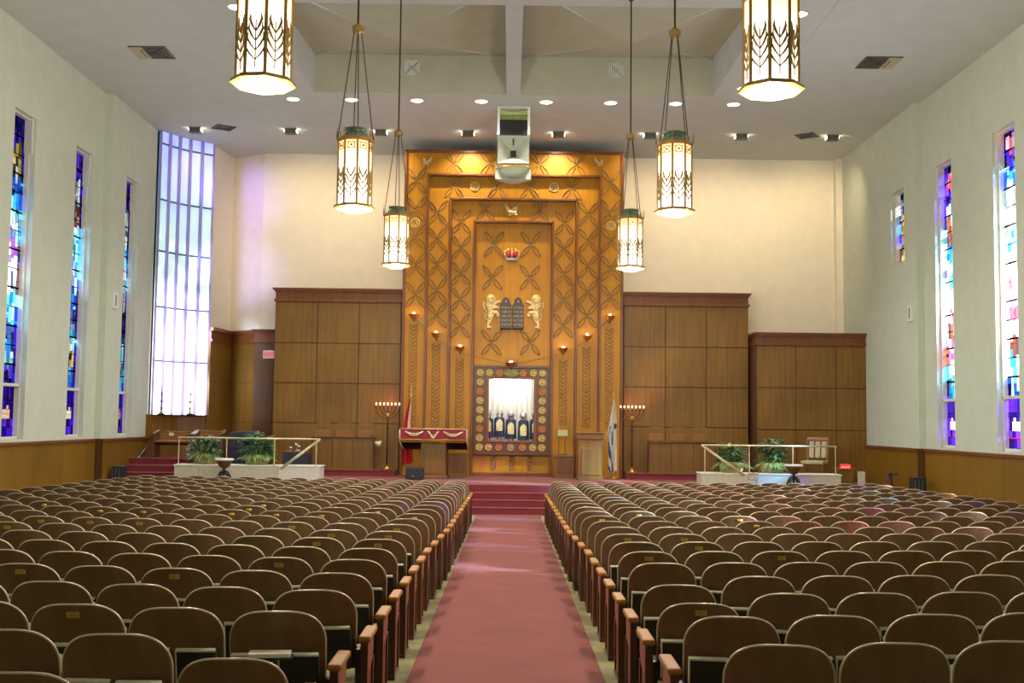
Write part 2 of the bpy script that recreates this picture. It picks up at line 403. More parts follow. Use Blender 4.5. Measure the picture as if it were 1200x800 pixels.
def lower_pane(b, y0, y1, z0, z1, X, r, plaque, gain, red):
    W = y1-y0; ya, yb = y0+.17*W, y1-.17*W; pz0, pz1 = z0+.36*(z1-z0), z0+.55*(z1-z0)
    def q(a, c, za, zb, col): b.poly([(X,a,za),(X,c,za),(X,c,zb),(X,a,zb)], 0, col)
    V = [(64,24,196),(34,14,120),(22,12,70),(90,40,225),(30,14,104)]
    def shards(a, c, za, zb, n):
        xs = [a]+sorted(r.uniform(a, c) for _ in range(n-1))+[c]
        for i in range(n):
            q(xs[i]+.005, xs[i+1], za+.012, zb, tuple(x*gain*r.uniform(.6,1.1) for x in lin(r.choice(V)))); q(xs[i], xs[i]+.005, za+.012, zb, (0,0,0))
        q(a, c, za, za+.012, (0,0,0))
    for za, zb in ((z1-.28*(z1-z0), z1), (pz1+.07, z1-.28*(z1-z0))): shards(y0, y1, za, zb, 9)
    shards(y0, ya, pz0, pz1+.07, 2); shards(yb, y1, pz0, pz1+.07, 2)
    shards(y0, y1, z0+.19*(z1-z0), pz0, 9); shards(y0, y1, z0, z0+.19*(z1-z0), 8)
    P = tuple(x*gain for x in lin(plaque)); pw = yb-ya
    for i in range(2):
        zz = pz0+(pz1-pz0)*i/2
        for j in range(2):
            q(ya+pw*j/2, ya+pw*(j+1)/2-.008, zz, zz+(pz1-pz0)/2-.008, P); q(ya+pw*(j+1)/2-.008, ya+pw*(j+1)/2, zz, zz+(pz1-pz0)/2, (.12,.03,.02))
        q(ya, yb, zz+(pz1-pz0)/2-.008, zz+(pz1-pz0)/2, (.12,.03,.02))
    xs = [0,.12,.26,.42,.58,.74,.88,1]
    for i in range(7):
        q(ya+pw*xs[i], ya+pw*xs[i+1], pz1, pz1+.07, P if i in (1,5) else tuple(x*gain*.6 for x in lin(V[i % 3])))
    if red: q(y0, y1, z0+.2*(z1-z0), z0+.225*(z1-z0), tuple(x*gain for x in lin((205,30,60))))
wn = [0]
def stained_window(sgn, y0, y1, z0, z1, xw, bands, r, mat, gain, plaque, red=False, small=False):
    wn[0] += 1
    root = struct(empty(f'window_{wn[0]}', (0,0,0)))
    xp = sgn*(xw+.2); xi = sgn*(xw+.02)
    fr = MB(); ft = .035; zm = z0+.165*(z1-z0)
    def bar(ya, yb, za, zb): x = sorted((sgn*(xw+.1), sgn*(xw+.235))); fr.box(x[0], x[1], ya, yb, za, zb)
    bar(y0,y0+ft,z0,z1); bar(y1-ft,y1,z0,z1); bar(y0,y1,z0,z0+.05); bar(y0,y1,z1-ft,z1)
    if not small:
        bar(y0,y1,zm-.03,zm+.03)
        zs = z1-.11*(z1-z0)     # the jamb is a step thicker above this height
        x = sorted((sgn*(xw+.05), sgn*(xw+.24))); fr.box(x[0], x[1], y0, y0+.07, zs, z1); fr.box(x[0], x[1], y1-.07, y1, zs, z1)
    fr.obj('window_frame', M['cream'], root, bevel=.004)
    b = MB()
    if small: glass_pane(b, y0+ft, y1-ft, z0+.05, z1-ft, xp, bands, r, gain=gain)
    else:
        glass_pane(b, y0+ft, y1-ft, zm+.03, z1-ft, xp, bands, r, gain=gain)
        b.obj('stained_glass', mat, root, fixn=False)
        b = MB(); lower_pane(b, y0+ft, y1-ft, z0+.05, zm-.03, xp, r, plaque, gain, red)
    b.obj('stained_glass', mat, root, fixn=False)
for i, (y0, y1, z0, z1) in enumerate(opsL):
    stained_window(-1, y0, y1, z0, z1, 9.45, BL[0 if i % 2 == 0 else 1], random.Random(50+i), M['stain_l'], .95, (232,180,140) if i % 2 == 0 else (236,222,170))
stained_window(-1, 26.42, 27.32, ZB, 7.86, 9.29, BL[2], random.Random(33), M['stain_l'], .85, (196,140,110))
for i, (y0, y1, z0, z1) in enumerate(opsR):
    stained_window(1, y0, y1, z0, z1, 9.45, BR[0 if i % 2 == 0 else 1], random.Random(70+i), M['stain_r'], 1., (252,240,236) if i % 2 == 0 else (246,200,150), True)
stained_window(1, 25.98, 26.9, 5.97, 7.73, 9.29, BS, random.Random(9), M['stain_l'], .8, None, small=True)

# tall clear window in the curved nook
def bigglass():
    m, nt, bs = newmat('tall_window_glass'); L = nt.links
    tc = nt.nodes.new('ShaderNodeTexCoord'); sp = nt.nodes.new('ShaderNodeSeparateXYZ'); L.new(tc.outputs['Object'], sp.inputs[0])
    nz = nt.nodes.new('ShaderNodeTexNoise'); nz.inputs['Scale'].default_value = 2.4; nz.inputs['Detail'].default_value = 5; L.new(tc.outputs['Object'], nz.inputs['Vector'])
    ad = nt.nodes.new('ShaderNodeMath'); ad.operation = 'MULTIPLY_ADD'; L.new(nz.outputs['Fac'], ad.inputs[0]); ad.inputs[1].default_value = 4.6; L.new(sp.outputs['Z'], ad.inputs[2])
    mr = nt.nodes.new('ShaderNodeMapRange'); mr.inputs['From Min'].default_value = 2.9; mr.inputs['From Max'].default_value = 11.9; L.new(ad.outputs[0], mr.inputs['Value'])
    rp = nt.nodes.new('ShaderNodeValToRGB'); L.new(mr.outputs[0], rp.inputs['Fac'])
    el = rp.color_ramp.elements; stops = [(0,(255,250,236)),(.44,(252,252,255)),(.54,(206,236,240)),(.66,(160,218,208)),(.8,(130,196,226)),(.9,(110,160,240)),(1,(104,136,244))]
    while len(el) < len(stops): el.new(.5)
    for e, (p, c) in zip(el, stops): e.position = p; e.color = (*lin(c), 1)
    st = nt.nodes.new('ShaderNodeMapRange'); L.new(mr.outputs[0], st.inputs['Value']); st.inputs['From Min'].default_value = .40; st.inputs['From Max'].default_value = .62
    st.inputs['To Min'].default_value = 5.0; st.inputs['To Max'].default_value = .85
    L.new(rp.outputs['Color'], bs.inputs['Emission Color']); L.new(st.outputs[0], bs.inputs['Emission Strength'])
    bs.inputs['Roughness'].default_value = .1
    return m
M['bigglass'] = bigglass()
M['mull'], nt_, bs_m = newmat('mullion_glare')  # lavender tint and translucence put the window's glare into the mullion colour
tl = nt_.nodes.new('ShaderNodeBsdfTranslucent'); tl.inputs['Color'].default_value = (.62,.55,.86,1); mxs = nt_.nodes.new('ShaderNodeMixShader'); mxs.inputs[0].default_value = .6
bs_m.inputs['Base Color'].default_value = (.55,.47,.8,1); nt_.links.new(bs_m.outputs[0], mxs.inputs[1]); nt_.links.new(tl.outputs[0], mxs.inputs[2]); nt_.links.new(mxs.outputs[0], nt_.nodes['Material Output'].inputs['Surface'])
wroot = struct(empty('window_30'))
WP = [(-9.22,28.62),(-9.05,29.0),(-8.78,29.45),(-8.2,29.98)]
def along(t):
    Ls = [math.dist(a,b_) for a,b_ in zip(WP[:-1],WP[1:])]; d = t*sum(Ls)
    for (a,b_),l in zip(zip(WP[:-1],WP[1:]),Ls):
        if d <= l+1e-9: return (a[0]+(b_[0]-a[0])*d/l, a[1]+(b_[1]-a[1])*d/l)
        d -= l
    return WP[-1]
ZW = 2.14
b = MB()
WN = 5
cols = [along(i/WN) for i in range(WN+1)]
bars = [ZW, 3.529, 4.933, 6.392, 7.746, 9.226, CEIL]
for a, c in zip(cols[:-1], cols[1:]): b.poly([(*a,ZW),(*c,ZW),(*c,CEIL),(*a,CEIL)])
b.obj('window_pane', M['bigglass'], wroot, fixn=False)
b = MB()
for i, c in enumerate(cols):
    w = .05 if 0 < i < WN else .03
    b.tube([(c[0]+.03,c[1]-.03,ZW),(c[0]+.03,c[1]-.03,CEIL)], w, 4)
b.obj('mullion', M['mull'], wroot)
b = MB()
for z in bars[1:-1]:
    for a, c in zip(cols[:-1], cols[1:]): b.tube([(a[0]+.02,a[1]-.02,z),(c[0]+.02,c[1]-.02,z)], .026, 4)
b.obj('glazing_bar', pm('steel_blue_bar', (90,104,150), .5), wroot)
b = MB()
k = [(x, y) for x, y in WP]
b.poly([(k[0][0],k[0][1],ZW),(k[1][0],k[1][1],ZW),(k[2][0],k[2][1],ZW),(k[3][0],k[3][1],ZW),(-7.95,29.7,ZW),(-9.1,28.5,ZW)])
b.obj('window_sill', M['wood_dark'], wroot, fixn=False)
b = vwall([(x+.02,y-.02) for x,y in [(-9.3,28.45)]+WP], -.1, ZW, .1); struct(b.obj('wall_nook_panel', M['wood_panel']))

# ------------------------------------------------------------------ stage
b = MB(); b.box(-9.9,9.9,25.6,31.4,-.2,STG-.001); struct(b.obj('floor_stage', M['carpet']))
st = struct(empty('floor_stage_steps', (0,24.85,0)))
for i in range(3):
    z1 = .15*(i+1)
    b = MB(); b.box(-1.75,1.75,.25*i,.8,-.02,z1-.012); b.obj('step_riser', M['carpet_dark'], st)
    b = MB(); b.box(-1.75,1.75,.25*i-.02,.78,z1-.012,z1+.002); b.obj('step_tread', M['carpet'], st, bevel=.006)
b = MB(); b.box(-1.75,1.75,.738,.752,-.02,STG-.03); b.obj('step_riser', M['carpet_dark'], st)
for nm, x0, x1 in (('floor_dais',-6.3,-2.95),('floor_dais_far',3.05,6.37)):
    d = struct(empty(nm, ((x0+x1)/2,28.7,STG))); hw = (x1-x0)/2
    b = MB(); b.box(-hw,hw,0,2.2,0,.14); b.obj('platform', M['carpet_dark'], d)
    b = MB(); b.box(-hw,hw,-.02,2.2,.14,.155); b.obj('platform_top', M['carpet'], d)
ch = struct(empty('floor_choir', (-8.15,26.3,STG)))
for i in range(3):
    b = MB(); b.box(-1.25,1.3,.42*i,3.9,.15*i,.15*(i+1)-.01); b.obj('step_riser', M['carpet_dark'], ch)
    b = MB(); b.box(-1.25,1.3,.42*i-.02,3.88,.15*(i+1)-.01,.15*(i+1)); b.obj('step_tread', M['carpet_dark'], ch)

# ------------------------------------------------------------------ wood panelling
def panelling(name, x0, x1, y, z0, zf, zc, xs, zs, m='wood_panel', depth=1.2, side=.0):
    root = struct(empty(name, ((x0+x1)/2, y, z0))); cx = (x0+x1)/2
    b = MB(); b.box(x0-cx,x1-cx,.02,depth,0,zf-z0); b.obj('wall_core', M['wood_dark'], root)
    X = [x0]+xs+[x1]; Z = [z0+.1]+sorted(zs)+[zf]
    for i in range(len(X)-1):
        for j in range(len(Z)-1):
            b = MB(); b.box(X[i]-cx+.014,X[i+1]-cx-.014,0,.03,Z[j]-z0+.014,Z[j+1]-z0-.014); b.obj('veneer_panel', M[m], root, bevel=.004)
    b = MB(); b.box(x0-cx-.01,x1-cx+.01,-.02,depth,0,.1); b.obj('base_moulding', M['wood_dark'], root)
    b = MB(); h = zc-zf
    b.box(x0-cx-.03,x1-cx+.03,-.05,depth,zf-z0,zf-z0+.07*h/.35); b.box(x0-cx,x1-cx,0,depth,zf-z0+.07,zc-z0-.1)
    b.box(x0-cx-.03,x1-cx+.03,-.05,depth,zc-z0-.1,zc-z0-.05); b.box(x0-cx-.07,x1-cx+.07,-.09,depth,zc-z0-.05,zc-z0)
    b.obj('cornice', M['wood_trim'], root, bevel=.004)
    return root
panelling('wall_panelling', -6.306,-2.93,29.6,STG,5.2,5.565,[-5.165,-4.05],[1.96,3.02,4.09])
panelling('wall_panelling_far', 3.03,6.37,29.6,STG,5.2,5.565,[4.15,5.24],[1.96,3.02,4.1])
panelling('wall_panelling_side', 6.43,9.29,28.9,STG,4.13,4.465,[7.46,8.5],[1.93,3.02], depth=1.5)
panelling('wall_panelling_gap', 6.37,6.6,30.0,STG,4.1,4.46,[],[1.93,3.02], m='wood_dark', depth=.9)
panelling('wall_panelling_door', -7.1,-6.25,30.7,STG,4.16,4.53,[],[1.96,3.05], m='wood_dark', depth=.25)
NP = [(-8.1,29.93),(-7.93,31.52),(-7.1,30.78)]
def nookpanel(p, q, name):
    root = struct(empty(name, (0,0,0)))
    b = vwall([p,q], STG, 4.13, .06); b.obj('wall_core', M['wood_panel'], root)
    d = Vector((q[0]-p[0], q[1]-p[1], 0)).normalized(); n = Vector((d.y,-d.x,0))
    for z0,z1,k in ((4.13,4.2,.05),(4.2,4.42,.01),(4.42,4.52,.07)):
        b = vwall([(p[0]+n.x*k,p[1]+n.y*k),(q[0]+n.x*k,q[1]+n.y*k)], z0, z1, .06+k); b.obj('cornice', M['wood_trim'], root)
    for z in (1.96,3.05):
        b = vwall([(p[0]+n.x*.004,p[1]+n.y*.004),(q[0]+n.x*.004,q[1]+n.y*.004)], z-.01, z+.01, .01); b.obj('seam_trim', M['wood_dark'], root)
nookpanel(NP[0], NP[1], 'wall_nook_lining'); nookpanel(NP[1], NP[2], 'wall_nook_lining_lit')
def wainscot(name, sgn, segs):
    root = struct(empty(name))
    for X, y0, y1, end in segs:
        xa, xb = sorted((sgn*(X-.05), sgn*(X+.02)))
        y = y0
        while y < y1-.01:
            yn = min(y+1.22, y1); b = MB(); b.box(xa, xb, y+.004, yn-.004, fz(yn)-.25, 1.5); b.obj('wainscot_board', M['wood_wains'], root, bevel=.003); y = yn
        b = MB(); x2 = sorted((sgn*(X-.09), sgn*(X+.02))); b.box(x2[0], x2[1], y0, y1, 1.5, 1.57); b.obj('cap_rail', M['wood_trim'], root, bevel=.01)
        if end:
            b = MB(); x3 = sorted((sgn*(X-.05), sgn*9.5)); b.box(x3[0], x3[1], y0-.05, y0+.02, fz(y0)-.25, 1.57); b.obj('corner_board', M['wood_dark'], root)
wainscot('baseboard_left', -1, [(9.45,-4.5,25.35,False),(9.29,25.35,28.78,True)])
wainscot('baseboard_right', 1, [(9.45,-4.5,25.2,False),(9.29,25.2,28.9,True)])

# ------------------------------------------------------------------ the ark wall
AX = .05
HW = [2.925,2.325,1.715,1.085]; TZ = [9.28,8.64,8.02,7.44]; YF = [29.25,29.40,29.55,29.70]
ark = tag(empty('ark_screen', (AX,29.25,STG)), 'tall stepped honey-wood ark wall with raised petal crosses and nested brown frames', 'ark')
def ab(): return MB()
def AO(b, name, mats, **k): return b.obj(name, mats, ark, **k)
for i in range(3):
    y = YF[i]-29.25; b = MB(); h0, h1, t0, t1 = HW[i], HW[i+1], TZ[i]-STG, TZ[i+1]-STG
    for x0,x1,z0,z1 in ((-h0,-h1,0,t0),(h1,h0,0,t0),(-h1,h1,t1,t0)): b.box(x0,x1,y,y+.4,z0,z1)
    AO(b, 'band_panel', M['wood_honey'])
for i in range(4):
    y = (YF[i] if i == 0 else YF[i-1])-29.25-(.05 if i == 0 else .1); b = MB(); h, t = HW[i], TZ[i]-STG; w = .075 if i == 0 else .06
    for x0,x1,z0,z1 in ((-h,-h+w,0,t),(h-w,h,0,t),(-h,h,t-w,t)): b.box(x0,x1,y,y+(.9 if i == 0 else .22),z0,z1)
    AO(b, 'frame_moulding', M['wood_trim'], bevel=.012)
b = MB(); yc = YF[3]-29.25; OX, OH, OZ0, OZ1 = -.005, .602, 1.555-STG, 3.19-STG
for x0,x1,z0,z1 in ((-1.1,OX-OH,0,6.9),(OX+OH,1.1,0,6.9),(OX-OH,OX+OH,0,OZ0),(OX-OH,OX+OH,OZ1,6.9)): b.box(x0,x1,yc,yc+.06,z0,z1)
AO(b, 'centre_panel', M['wood_honey'])
b = MB(); b.box(-1.08,1.08,yc-.06,yc+.02,0,.09); AO(b, 'plinth_moulding', M['wood_trim'], bevel=.01)

# raised four-petal crosses
def petal_mesh():
    b = MB()
    for a in (52, 128, 232, 308):
        ca, sa = math.cos(a*PI/180), math.sin(a*PI/180); Lp = .40 if True else 0
        up, dn = [], []
        for k in range(9):
            t = k/8; d = .035+.405*t; w = .054*math.sin(PI*min(1,t*1.0))**.8
            up.append((d*ca-w*sa, -.022, d*sa+w*ca)); dn.append((d*ca+w*sa, -.022, d*sa-w*ca))
        b.tube(up, .015, 5); b.tube(dn, .015, 5)
    b.sphere((0,-.015,0), (.03,.02,.03), 8)
    return b
pmesh = petal_mesh().mesh('petal_cross', M['petal'], smooth=True)
def cross(x, y, z, s=1.):
    o = bpy.data.objects.new('petal_cross', pmesh); COL.objects.link(o); o.parent = ark
    o.location = (x-AX, y-29.25, z-STG); o.scale = (s, 1, s)
for x,y,z in [(-2.572, 29.250, 8.459),(-2.558, 29.250, 7.676),(-2.545, 29.250, 6.941),(-2.531, 29.250, 6.187),(-2.528, 29.250, 5.389),
              (2.636, 29.250, 8.455),(2.640, 29.250, 7.648),(2.644, 29.250, 6.914),(2.649, 29.250, 6.159),(2.642, 29.250, 5.384),
              (-1.554, 29.250, 8.922),(-0.607, 29.250, 8.934),(0.727, 29.250, 8.928),(1.697, 29.250, 8.928)]: cross(x,y,z)
for x,y,z in [(-1.987, 29.400, 7.619),(-1.986, 29.400, 6.904),(-1.979, 29.400, 6.215),(-1.975, 29.400, 5.527),(-1.975, 29.400, 4.865),
              (2.048, 29.400, 7.623),(2.053, 29.400, 6.908),(2.047, 29.400, 6.218),(2.040, 29.400, 5.531),(2.033, 29.400, 4.891),
              (-1.553, 29.400, 8.354),(-0.408, 29.400, 8.345),(0.474, 29.400, 8.344),(1.596, 29.400, 8.335)]: cross(x,y,z,.95)
for x,y,z in [(-1.361, 29.550, 7.400),(-1.351, 29.550, 6.705),(-1.352, 29.550, 6.013),(-1.353, 29.550, 5.323),(-1.353, 29.550, 4.612),
              (1.417, 29.550, 7.411),(1.412, 29.550, 6.716),(1.406, 29.550, 6.024),(1.412, 29.550, 5.333),(1.407, 29.550, 4.645),
              (-0.712, 29.550, 7.756),(0.748, 29.550, 7.751)]: cross(x,y,z,.93)
for x,y,z in [(-0.472, 29.700, 6.833),(0.519, 29.700, 6.845),(-0.506, 29.700, 5.927),(0.506, 29.700, 5.940),(-0.506, 29.700, 4.175),(0.525, 29.700, 4.188)]: cross(x,y,z,.97)

# braided stems under the lamps and on the base
def braid(x, y, z0, z1, w=.1, name='braided_stem'):
    b = MB(); n = max(3, int((z1-z0)/.1)); h = (z1-z0)/n
    for i in range(n):
        z = z0+h*(i+.2)
        for s in (-1,1):
            b.tube([(0,-.006,z),(s*w,-.006,z+h*.85)], .016, 4)
    for s in (-1,0,1): b.tube([(s*w*1.02,-.003,z0),(s*w*1.02,-.003,z1)], .007, 4)
    o = b.obj(name, M['braid'], ark); o.location = (x-AX, y-29.25, 0-STG)
braid(-2.568,29.25,1.9,4.6); braid(-1.967,29.4,1.9,4.1); braid(-1.339,29.55,1.9,3.7)
braid(1.410,29.55,1.95,3.7); braid(2.024,29.4,1.9,4.05); braid(2.620,29.25,1.9,4.55)
for px in (-.46, .03, .5): braid(AX+px,29.7,.75,1.16,.06,'braided_motif')
# the menorah's curved branches
def arc(p, name='menorah_branch'):
    b = MB(); P = []
    for i in range(len(p)-1):
        for k in range(6): t = k/6; P.append(tuple(p[i][c]+(p[i+1][c]-p[i][c])*t for c in range(3)))
    P.append(p[-1]); b.tube([(x-AX, y-29.25, z-STG) for x,y,z in P], .011, 6); AO(b, name, M['braid'], smooth=True)
arc([(-2.555, 29.170, 4.791),(-2.281, 29.170, 4.545),(-1.960, 29.170, 4.233),(-1.642, 29.170, 4.012),(-1.325, 29.170, 3.869)])
arc([(2.626, 29.170, 4.809),(2.335, 29.170, 4.556),(2.022, 29.170, 4.259),(1.709, 29.170, 4.030),(1.417, 29.170, 3.880)])
arc([(-1.338, 29.450, 3.886),(-0.952, 29.500, 3.791),(-0.475, 29.600, 3.689),(0.021, 29.600, 3.581)]); arc([(1.431, 29.450, 3.897),(0.980, 29.500, 3.792),(0.505, 29.600, 3.678),(0.021, 29.600, 3.581)])

# lamps on the branches: copper bowl with a glowing bulb
def bowl():
    r = empty('oil_lamp')
    b = MB(); b.lathe([(.012,-.14),(.05,-.13),(.1,-.075),(.128,-.01),(.132,0),(.122,0),(.09,-.05),(.02,-.085)], 18); b.obj('bowl', pm('copper_bowl', (206,128,56), .3, metal=.9), r, smooth=True)
    b = MB(); b.sphere((0,0,.0), (.042,.042,.05), 10); b.obj('bulb', M['flame'], r, smooth=True)
    b = MB(); b.tube([(0,0,-.13),(0,.06,-.16),(0,.24,-.16)], .016, 6); b.obj('bracket', M['bronze'], r, smooth=True)
    return r
bw = bowl(); BP = [(-2.544, 29.030, 4.845),(-1.961, 29.150, 4.367),(-1.333, 29.300, 4.024),(0.020, 29.420, 3.628),(1.400, 29.300, 4.023),(2.020, 29.150, 4.348),(2.613, 29.030, 4.863)]
BLb = ['copper bowl lamp highest on the arc, above the red and white flag','copper bowl lamp second down on the arc, red-flag side','copper bowl lamp third down on the arc, red-flag side',
       'copper bowl lamp at the bottom of the arc over the open cabinet','copper bowl lamp third down on the arc, blue-striped flag side','copper bowl lamp second down on the arc, blue-striped flag side','copper bowl lamp highest on the arc, above the blue-striped flag']
for i, p in enumerate(BP):
    o = bw if i == 0 else dup(bw); o.location = p; tag(o, BLb[i], 'lamp', 'seven bowl lamps on the ark arc')

# dark cabinet frame with medallions round the open ark
cab = tag(empty('ark_cabinet', (AX-.01,29.7,1.21)), 'dark wooden ark cabinet frame set with round medallions, open and lit inside', 'cabinet')
b = MB(); cz0, cz1 = 0, 2.29; o0, o1 = 1.555-1.21, 3.19-1.21; H = 1.005
for x0,x1,z0,z1 in ((-H,-.602,cz0,cz1),(.602,H,cz0,cz1),(-.602,.602,cz0,o0),(-.602,.602,o1,cz1)): b.box(x0,x1,-.1,0,z0,z1)
b.obj('frame_board', M['wood_dark'], cab, bevel=.006)
b = MB()
for x0,x1,z0,z1 in ((-H-.05,-H+.02,-.04,2.34),(H-.02,H+.05,-.04,2.34),(-H,H,2.27,2.34),(-H,H,-.04,.03)): b.box(x0,x1,-.14,0,z0,z1)
b.obj('outer_moulding', M['wood_dark'], cab, bevel=.01)
b = MB()
for x0,x1,z0,z1 in ((-.66,-.602,o0-.05,o1+.05),(.602,.66,o0-.05,o1+.05),(-.602,.602,o1,o1+.05),(-.602,.602,o0-.05,o0)): b.box(x0,x1,-.13,0,z0,z1)
b.obj('inner_moulding', M['wood_trim'], cab, bevel=.008)
def medal(name, r, mat, sx=1):
    b = MB(); P = [(r,0),(r,.012),(r*.9,.02),(r*.8,.012),(r*.4,.022),(0.004,.026)]
    base = []
    b.lathe(P, 20); b.v = [(x*sx, -z, y) for x,y,z in b.v]
    return b.mesh(name, mat, smooth=True)
mm = {k: medal('medallion', .098, M[k]) for k in ('med_a','med_b','med_c')}
def med(x, z, k, me=None):
    o = bpy.data.objects.new('medallion', me or mm[k]); COL.objects.link(o); o.parent = cab; o.location = (x,-.1,z)
zs = [2.145-.2475*i for i in range(9)]
for i, z in enumerate(zs):
    for s in (-1,1): med(s*.83, z, 'med_b' if i in (2,6) else 'med_a')
for z, row in ((zs[0],0),(zs[-1],1)):
    for x in (-.585,-.315,.315,.585): med(x, z, 'med_b' if abs(x) < .4 else 'med_a')
med(0, zs[0], 'med_c', medal('medallion', .105, M['med_c'], 2.0)); med(0, zs[-1], 'med_c')
b = MB(); b.box(-.15,.15,-.16,-.08,2.34,2.5); b.obj('lamp_block', M['wood_trim'], cab, bevel=.02)
# white lined inside
b = MB(); y0,y1 = .065,.72; L_,R_ = -.86,.86; z0,z1 = o0-.03,o1+.06
b.poly([(L_,y1,z0),(R_,y1,z0),(R_,y1,z1),(L_,y1,z1)]); b.poly([(L_,y0,z0),(L_,y1,z0),(L_,y1,z1),(L_,y0,z1)]); b.poly([(R_,y0,z0),(R_,y1,z0),(R_,y1,z1),(R_,y0,z1)])
b.poly([(L_,y0,z0),(R_,y0,z0),(R_,y1,z0),(L_,y1,z0)]); b.poly([(L_,y0,z1),(R_,y0,z1),(R_,y1,z1),(L_,y1,z1)])
b.obj('lining', M['liner'], cab, fixn=False)
b = MB(); n = 60
for i in range(n):
    xa, xb = L_+1.72*i/n, L_+1.72*(i+1)/n; f = lambda k: .66+.022*math.sin(k*1.25)+.012*math.sin(k*.5)
    b.poly([(xa,f(i),z0),(xb,f(i+1),z0),(xb,f(i+1),z1),(xa,f(i),z1)])
b.obj('curtain', M['liner'], cab, smooth=True, fixn=False)
b = MB(); b.tube([(-.5,.12,z1-.05),(.5,.12,z1-.05)], .025, 8); b.obj('strip_lamp', emit('strip_lamp', (255,252,244), 16), cab)
# torah scrolls
def scroll(sh_h, crown):
    r = empty('torah_scroll'); b = MB()
    b.lathe([(.155,0),(.16,.02),(.155,.3),(.15,.6),(.12,.64),(.05,.66)], 20, sy=.7); b.obj('mantle', M['navy'], r, smooth=True)
    b = MB(); P = [(-.092,0),(.092,0),(.096,.27),(.07,.33),(.056,.36),(0,.4),(-.056,.36),(-.07,.33),(-.096,.27)]
    b.prism(P, -.125, -.1, inset=.06); o = b.obj('breastplate', M['shield'], r, bevel=.006); o.location = (0,0,sh_h)
    b = MB()
    for s in (-.065,.065):
        b.lathe([(.015,.62),(.018,.72),(.04,.74),(.045,.8),(.03,.84),(.02,.88),(.006,.93)], 10, c=(s,0,0))
    b.obj('finial', M['silver'], r, smooth=True)
    if crown:
        b = MB(); b.lathe([(.07,.68),(.09,.7),(.085,.75),(.1,.82),(.075,.86),(.03,.92),(.008,.97)], 12); b.obj('crown', M['silver'], r, smooth=True)
    b = MB()
    for s in (-.06,.06): b.lathe([(.02,-.09),(.02,0),(.03,.0)], 8, c=(s,0,0))
    b.obj('roller', M['wood_trim'], r)
    return r
for x, z, h, cr, lb in ((-.62,1.62,.2,0,'navy-mantled scroll half hidden by the cabinet edge, red-desk end'),(-.31,1.64,.2,0,'navy-mantled scroll with the whitest and tallest breastplate, low silver finials'),
        (.0,1.60,.15,1,'middle navy-mantled scroll with tall silver crown over a gilt shield'),(.34,1.57,.13,1,'navy-mantled scroll with yellowish shield and silver crown, lectern end of the row'),(.66,1.6,.2,0,'navy-mantled scroll barely showing at the lectern-side edge of the cabinet')):
    s = scroll(h, cr); s.location = (AX-.01+x, 30.12, z-.0); s.scale = (.94,.94,.82); tag(s, lb, 'scroll', 'scrolls in the open ark')

# ------------------------------------------------------------------ reliefs on the ark
def px(poly, k=1/13.333/43.9):   # outline in drawing units
    return [((x-533)*k, (360-y)*k) for x, y in poly]
LION = [(200,78),(232,92),(258,104),(276,128),(280,150),(262,168),(258,186),(292,160),(330,146),(362,152),(370,166),(332,186),(296,196),(268,218),(292,236),(330,258),(326,284),(288,280),(240,284),(222,312),
        (262,314),(296,318),(330,350),(340,388),(332,412),(300,408),(282,378),(250,392),(236,430),(222,478),(196,516),(176,544),(172,568),(212,582),(212,604),(150,602),(138,540),(150,500),(146,440),(158,350),(146,290),(126,240),(122,170),(136,110),(166,84)]
def lion(label, flip, loc):
    r = empty('lion_relief', loc); s = -1 if flip else 1
    b = MB(); cx = 533
    P = [((x-245)*s*.00171, (345-y)*.00171) for x, y in LION]
    b.prism(P, -.05, .02, inset=.05)
    f = lambda x, y: ((x-245)*s*.00171, (345-y)*.00171)
    for (x, y, rx, rz, d) in ((200,150,70,75,.055),(185,250,45,95,.05),(190,410,50,75,.05),(228,120,38,36,.075),(270,352,55,30,.05),(158,585,30,16,.03)):
        c = f(x, y); b.sphere((c[0],-.03,c[1]), (rx*.00171*.92, d, rz*.00171*.92), 14)
    b.obj('lion_body', M['gold'], r, bevel=.008)
    b = MB(); b.sphere((f(200,140)[0],-.035,f(200,140)[1]), (.115,.055,.13), 14)
    for k in range(14):
        a = k*2*PI/14; c = f(200,145); b.sphere((c[0]+.105*math.cos(a),-.03,c[1]+.12*math.sin(a)), (.035,.035,.035), 8)
    b.obj('mane', M['gold'], r, smooth=True)
    b = MB(); T = [f(*p) for p in ((150,468),(118,440),(112,400),(134,350),(128,310),(98,290),(88,240),(90,200),(84,178))]
    b.tube([(x,-.02,z) for x,z in T], [.02,.018,.018,.018,.018,.02,.024,.03,.012], 8); b.obj('tail', M['gold'], r, smooth=True)
    return tag(r, label, 'relief', 'pair of lions holding the tablets')
lion('gilded rampant lion relief pawing the tablets from the red-flag side', False, (-0.462, 29.700, 4.981))
lion('gilded rampant lion relief pawing the tablets from the blue-striped flag side', True, (0.599, 29.700, 4.982))
tab = tag(empty('commandment_tablets', (0.034, 29.660, 4.948)), 'pair of dark round-topped tablets with pale Hebrew lettering between two lions', 'tablets')
HEB = [['\u05d0\u05e0\u05db\u05d9 \u05d4\u05f3','\u05dc\u05d0 \u05d9\u05d4\u05d9\u05d4','\u05dc\u05d0 \u05ea\u05e9\u05d0','\u05d6\u05db\u05d5\u05e8 \u05d0\u05ea','\u05db\u05d1\u05d3 \u05d0\u05ea'],
       ['\u05dc\u05d0 \u05ea\u05e8\u05e6\u05d7','\u05dc\u05d0 \u05ea\u05e0\u05d0\u05e3','\u05dc\u05d0 \u05ea\u05d2\u05e0\u05d1','\u05dc\u05d0 \u05ea\u05e2\u05e0\u05d4','\u05dc\u05d0 \u05ea\u05d7\u05de\u05d3']]
